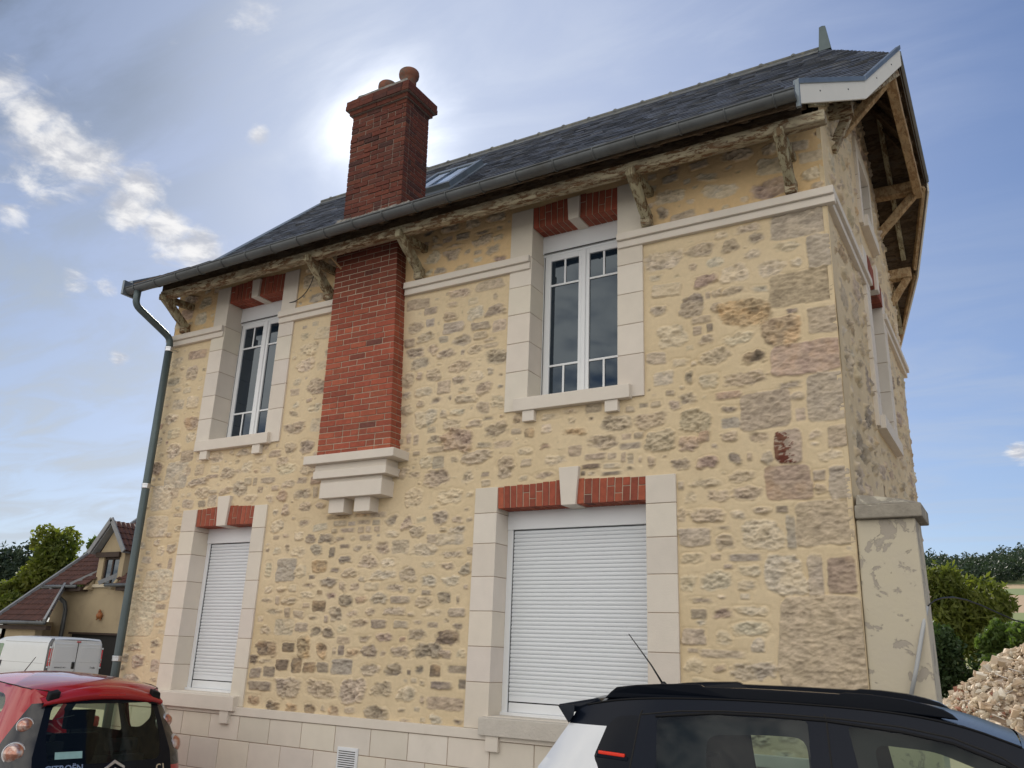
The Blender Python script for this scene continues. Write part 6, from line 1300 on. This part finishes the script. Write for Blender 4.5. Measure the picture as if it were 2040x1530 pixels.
# ------------------------------------------------------------------ the tiled house on the left
YH = 15.0
nb = thing('tiled_house', (-23.5, YH, -.3), 'tan rendered house with brown tiled roof and gabled dormer behind the white vans', 'house')
mat('tan_render', (0.36, 0.29, 0.185), .92, var=.08, vscale=1.2, bump=.3, bscale=30, dirt=(.28, .22, .145), dscale=.9, dlim=(.5, .75)); mat('tan_render_light', (0.50, 0.44, 0.33), .9, var=.05)
mat('roof_tile', (0.16, 0.06, 0.035), .8, attr=True, var=.25, vscale=6, bump=.3); mat('dark_timber', (0.045, 0.028, 0.02), .8, var=.2); mat('white_board', (.6, .6, .58), .6, var=.05)
def tiles(mb, P, du, dv, L, Hh, umin, umax, step=.34, wave=.22):
    """P(u, v, h) with u across, v up the slope"""
    nu = int(L/.055); rows = int(Hh/step)
    for r in range(rows):
        v0_, v1_ = r*step, (r+1)*step+.02; a, b = umin((v0_+v1_)/2), umax((v0_+v1_)/2)
        if b-a < .1: continue
        n = max(2, int((b-a)/.055)); vs = []
        for k in range(n+1):
            u = lerp(a, b, k/n); w = .018*math.sin(2*math.pi*u/wave)
            vs += [P(u, v0_, w+.0), P(u, v0_, w+.045), P(u, v1_, w+.012)]
        base = len(mb.v); cols = []
        mb.add(vs, [(3*k+j, 3*k+3+j, 3*k+4+j, 3*k+1+j) for k in range(n) for j in (0, 1)], 0, (.2, .08, .05))
        for k in range(n+1):
            u = lerp(a, b, k/n); t = (math.sin(int(u/wave)*12.9898+r*78.233)*43758.5453) % 1.0; c = lerp(.75, 1.25, t)
            for j in range(3): mb.col[base+3*k+j] = (.078*c, .032*c, .022*c)
slp = .845; cs = math.sqrt(1+slp*slp)
mb = MB(); XV = -27.5
TY = lambda v: (v/cs, v*slp/cs)
y0_, z0_ = YH-.35, 4.09-.30
Pm = lambda u, v, h: (u, y0_+v/cs-h*slp/cs, z0_+v*slp/cs+h/cs)
dorm0, dorm1 = -24.75, -22.75
tiles(mb, Pm, 0, 0, 14, 6.4, lambda v: XV, lambda v: (-24.60 if v < .5 else -24.5) if v < 3.0 else -13.0)
tiles(mb, Pm, 0, 0, 14, 2.6, lambda v: dorm1+.05 if v < .5 else -23.1, lambda v: -13.0)
# catslide over the annex
l_c = (y0_-12.85)*cs; Pc = lambda u, v, h: (u, 12.85+v/cs-h*slp/cs, z0_-(y0_-12.85)*slp+v*slp/cs+h/cs)
tiles(mb, Pc, 0, 0, 4, l_c, lambda v: XV, lambda v: lerp(-24.0, -26.2, v/l_c))
rf = mb.build('roof', MT['roof_tile'], nb, smooth=False, fixn=False)
W_ = MB(); W_.box(-27.3, -12.5, YH, YH+.3, -.5, 3.75).box(-27.3, -27.0, 13.1, 24, -.5, 2.3).box(-27.3, -24.98, 13.1, 13.4, -.5, 2.2)
W_.box(-25.4, -24.62-.01, YH+.02, YH+.2, 3.7505, 4.02).build('wall', MT['tan_render'], nb, bevel=.01)
DW = MB(); X0, X1 = -24.62, -22.95
# dormer front with window opening, flush with the wall
wx0, wx1, wz0, wz1 = -24.27, -23.25, 3.9, 4.83
DW.box(X0, wx0, YH-.01, YH+.25, 3.7505, 5.0).box(wx1, X1, YH-.01, YH+.25, 3.7505, 5.0).box(wx0, wx1, YH-.008, YH+.25, 5.0-.0, 5.05)
DW.prism([(X0, 5.0), (X1, 5.0), (X1-.05, 5.15), ((X0+X1)/2-.0, 6.2), (X0+.05, 5.15)], 'y', YH-.01, YH+.25)
DW.prism([(YH-.34, 3.6), (YH-.012, 3.6), (YH-.012, 4.1)], 'x', X0-.22, X0-.02).prism([(YH-.34, 3.6), (YH-.012, 3.6), (YH-.012, 4.1)], 'x', X1-.25, X1-.1); DW.box(X0, X0+.2, YH+.26, YH+2.4, 3.9, 5.0).box(X1-.2, X1, YH+.26, YH+2.4, 3.9, 5.0)
dm = DW.build('dormer', MT['tan_render'], nb, bevel=.01)
mb = MB(); apx = ((X0+X1)/2, 6.42)
for sd in (-1, 1):
    ex = apx[0]+sd*1.12; ez = 5.12; L = math.hypot(1.12, 1.3); nx, nz = (1.3/L*sd, 1.12/L)
    Pd = lambda u, v, h, sd=sd, ex=ex, ez=ez, L=L, nx=nx, nz=nz: (ex+(apx[0]-ex)*v/L+nx*h, u, ez+(6.42-ez)*v/L+nz*h)
    tiles(mb, Pd, 0, 0, 3, L, lambda v: YH-.28, lambda v: YH+2.4, step=.33)
mb.build('dormer_roof', MT['roof_tile'], dm, fixn=False)
mb = MB()
for sd in (-1, 1):
    mb.beam((apx[0], YH-.33, 6.45), (apx[0]+sd*1.16, YH-.33, 5.10), .05, .20, (0, 0, 1)); mb.beam((apx[0], YH-.12, 6.28), (apx[0]+sd*1.05, YH-.12, 5.06), .30, .06, (0, 0, 1))
mat('grey_board', (.22, .23, .24), .7, var=.15); mb.build('barge_board', MT['grey_board'], dm)
MB().beam((X0-.1, YH-.04, 5.02), (X1-.25, YH-.04, 5.02), .16, .20).build('lintel', MT['dark_timber'], dm)
wn = MB().box(wx0, wx0+.09, YH+.06, YH+.14, wz0, wz1+.1).box(wx1-.09, wx1, YH+.06, YH+.14, wz0, wz1+.1).box(wx0, wx1, YH+.061, YH+.139, wz1, wz1+.1).box((wx0+wx1)/2-.04, (wx0+wx1)/2+.04, YH+.062, YH+.138, wz0, wz1).build('window', MT['dark_timber'], dm)
MB().box(wx0, wx1, YH+.10, YH+.11, wz0, wz1).build('pane', MT['window_glass'], dm); MB().box(-23.95, -23.82, YH+.13, YH+.135, wz0, wz1).box(-23.6, -23.5, YH+.13, YH+.135, wz0, wz1).build('curtain', MT['white_board'], dm)
MB().box(-24.66, -23.1, YH-.10, YH+.0, 3.70, 3.83).build('sill', MT['tan_render_light'], nb, bevel=.01)
MB().box(XV-.2, -25.0, y0_-.0, YH, 3.55, 3.70).box(-22.7, -12.5, y0_, YH, 3.55, 3.70).box(XV, -24.0, 12.9, 13.1, 1.95, 2.1).build('soffit', MT['dark_timber'], nb)
mb = MB(); mb.tube([(XV-.1, y0_-.07, 3.73), (-25.2, y0_-.07, 3.72)], .07, 10).tube([(-23.3, y0_-.07, 3.76), (-12.6, y0_-.07, 3.76)], .07, 10).tube([(XV-.1, 12.78, 2.20), (-23.95, 12.78, 2.20)], .07, 10); mb.build('gutter', MT['gutter_zinc'], nb, smooth=True)
MB().tube([(-26.9, y0_-.07, 3.68), (-26.75, y0_-.05, 3.5), (-26.25, YH-.12, 3.1), (-26.12, YH-.10, 2.8), (-26.08, YH-.10, -.3)], .085, 12).build('downpipe', MT['gutter_zinc'], nb, smooth=True)
mb = MB()
yr = y0_+6.4/cs; zr = z0_+6.4*slp/cs
mb.beam((XV-.05, 12.7, z0_-(y0_-12.7)*slp+.10), (XV-.05, yr, zr+.10), .14, .12, (0, 0, 1)); mb.beam((-23.95, 12.75, 2.24), (-26.15, YH-.32, 3.78), .08, .24, (0, 0, 1))
mb.beam((dorm0-.9, y0_-.05, 3.80), (dorm0-.02, YH+.65, 4.62), .08, .16, (0, 0, 1)).beam((dorm1+-.9, y0_-.15, 3.84), (dorm1-.02, YH+.65, 4.62), .08, .16, (0, 0, 1)); mb.build('verge_board', MT['grey_board'], nb)
MB().box(-25.45, -21.2, YH-.04, YH-.004, -.4, 1.85).build('garage_opening_dark', MT['dark_gap'], nb); MB().box(-25.6, -21.0, YH-.12, YH-.0041, 1.85, 1.93).build('garage_lintel', MT['dark_timber'], nb)  # near-black panel on the wall, painted in for the dark of the garage opening
# rear slope so that the house is closed
MB().add([(XV, yr, zr), (-12.9, yr, zr), (-12.9, yr+6.5, zr-5.5), (XV, yr+6.5, zr-5.5)], [(0, 1, 2, 3)]).build('rear_roof', MT['dark_timber'], nb)
# wall ornament
mat('ornament_clay', (.28, .10, .03), .6, var=.4, vscale=18)
mb = MB(); ox, oz = -23.79, 2.56
mb.lathe([(.001, -.10), (.09, -.08), (.13, .0), (.12, .08), (.07, .14), (.001, .17)], (ox, YH-.09, oz), 14); mb.lathe([(.001, .14), (.055, .17), (.06, .21), (.03, .26), (.001, .27)], (ox, YH-.11, oz), 12)
for a in (.5, 1.2, 2.0, 2.7, 3.9, 5.4): mb.beam((ox+.10*math.cos(a), YH-.10, oz+.10*math.sin(a)), (ox+.20*math.cos(a), YH-.10, oz+.19*math.sin(a)), .04, .04, (0, 1, 0))
tag(mb.build('wall_ornament', MT['ornament_clay'], None, smooth=True, origin=(ox, YH, oz)), 'small orange-brown clay ornament hung on the tan wall below the dormer', 'ornament')
# white shed with a brick band at the far left edge
sh = thing('shed', (-30.4, 14.6, -.3), 'corner of a small white building over brick at the far left edge beside the vans', 'shed')
MB().box(-33.5, -28.6, 14.4, 17, 1.75, 2.15).build('wall', MT['white_board'], sh); MB().box(-33.5, -28.5, 14.3, 17, -.3, 1.62).box(-33.5, -28.45, 14.25, 17.1, 1.62, 1.745).build('brick_base', MT['terracotta'], sh); MB().box(-33.5, -29.0, 14.36, 14.399, 1.98, 2.04).build('roof_edge', MT['dark_timber'], sh)
make_van((-19.05, 11.1, -.28), 3.08, 'white panel van with tall red tail lamps, parked just beyond the red car')
make_van((-27.3, 11.9, -.12), 3.12, 'second white van, only its roof showing above the nearer van')
print('objects', len(bpy.data.objects))
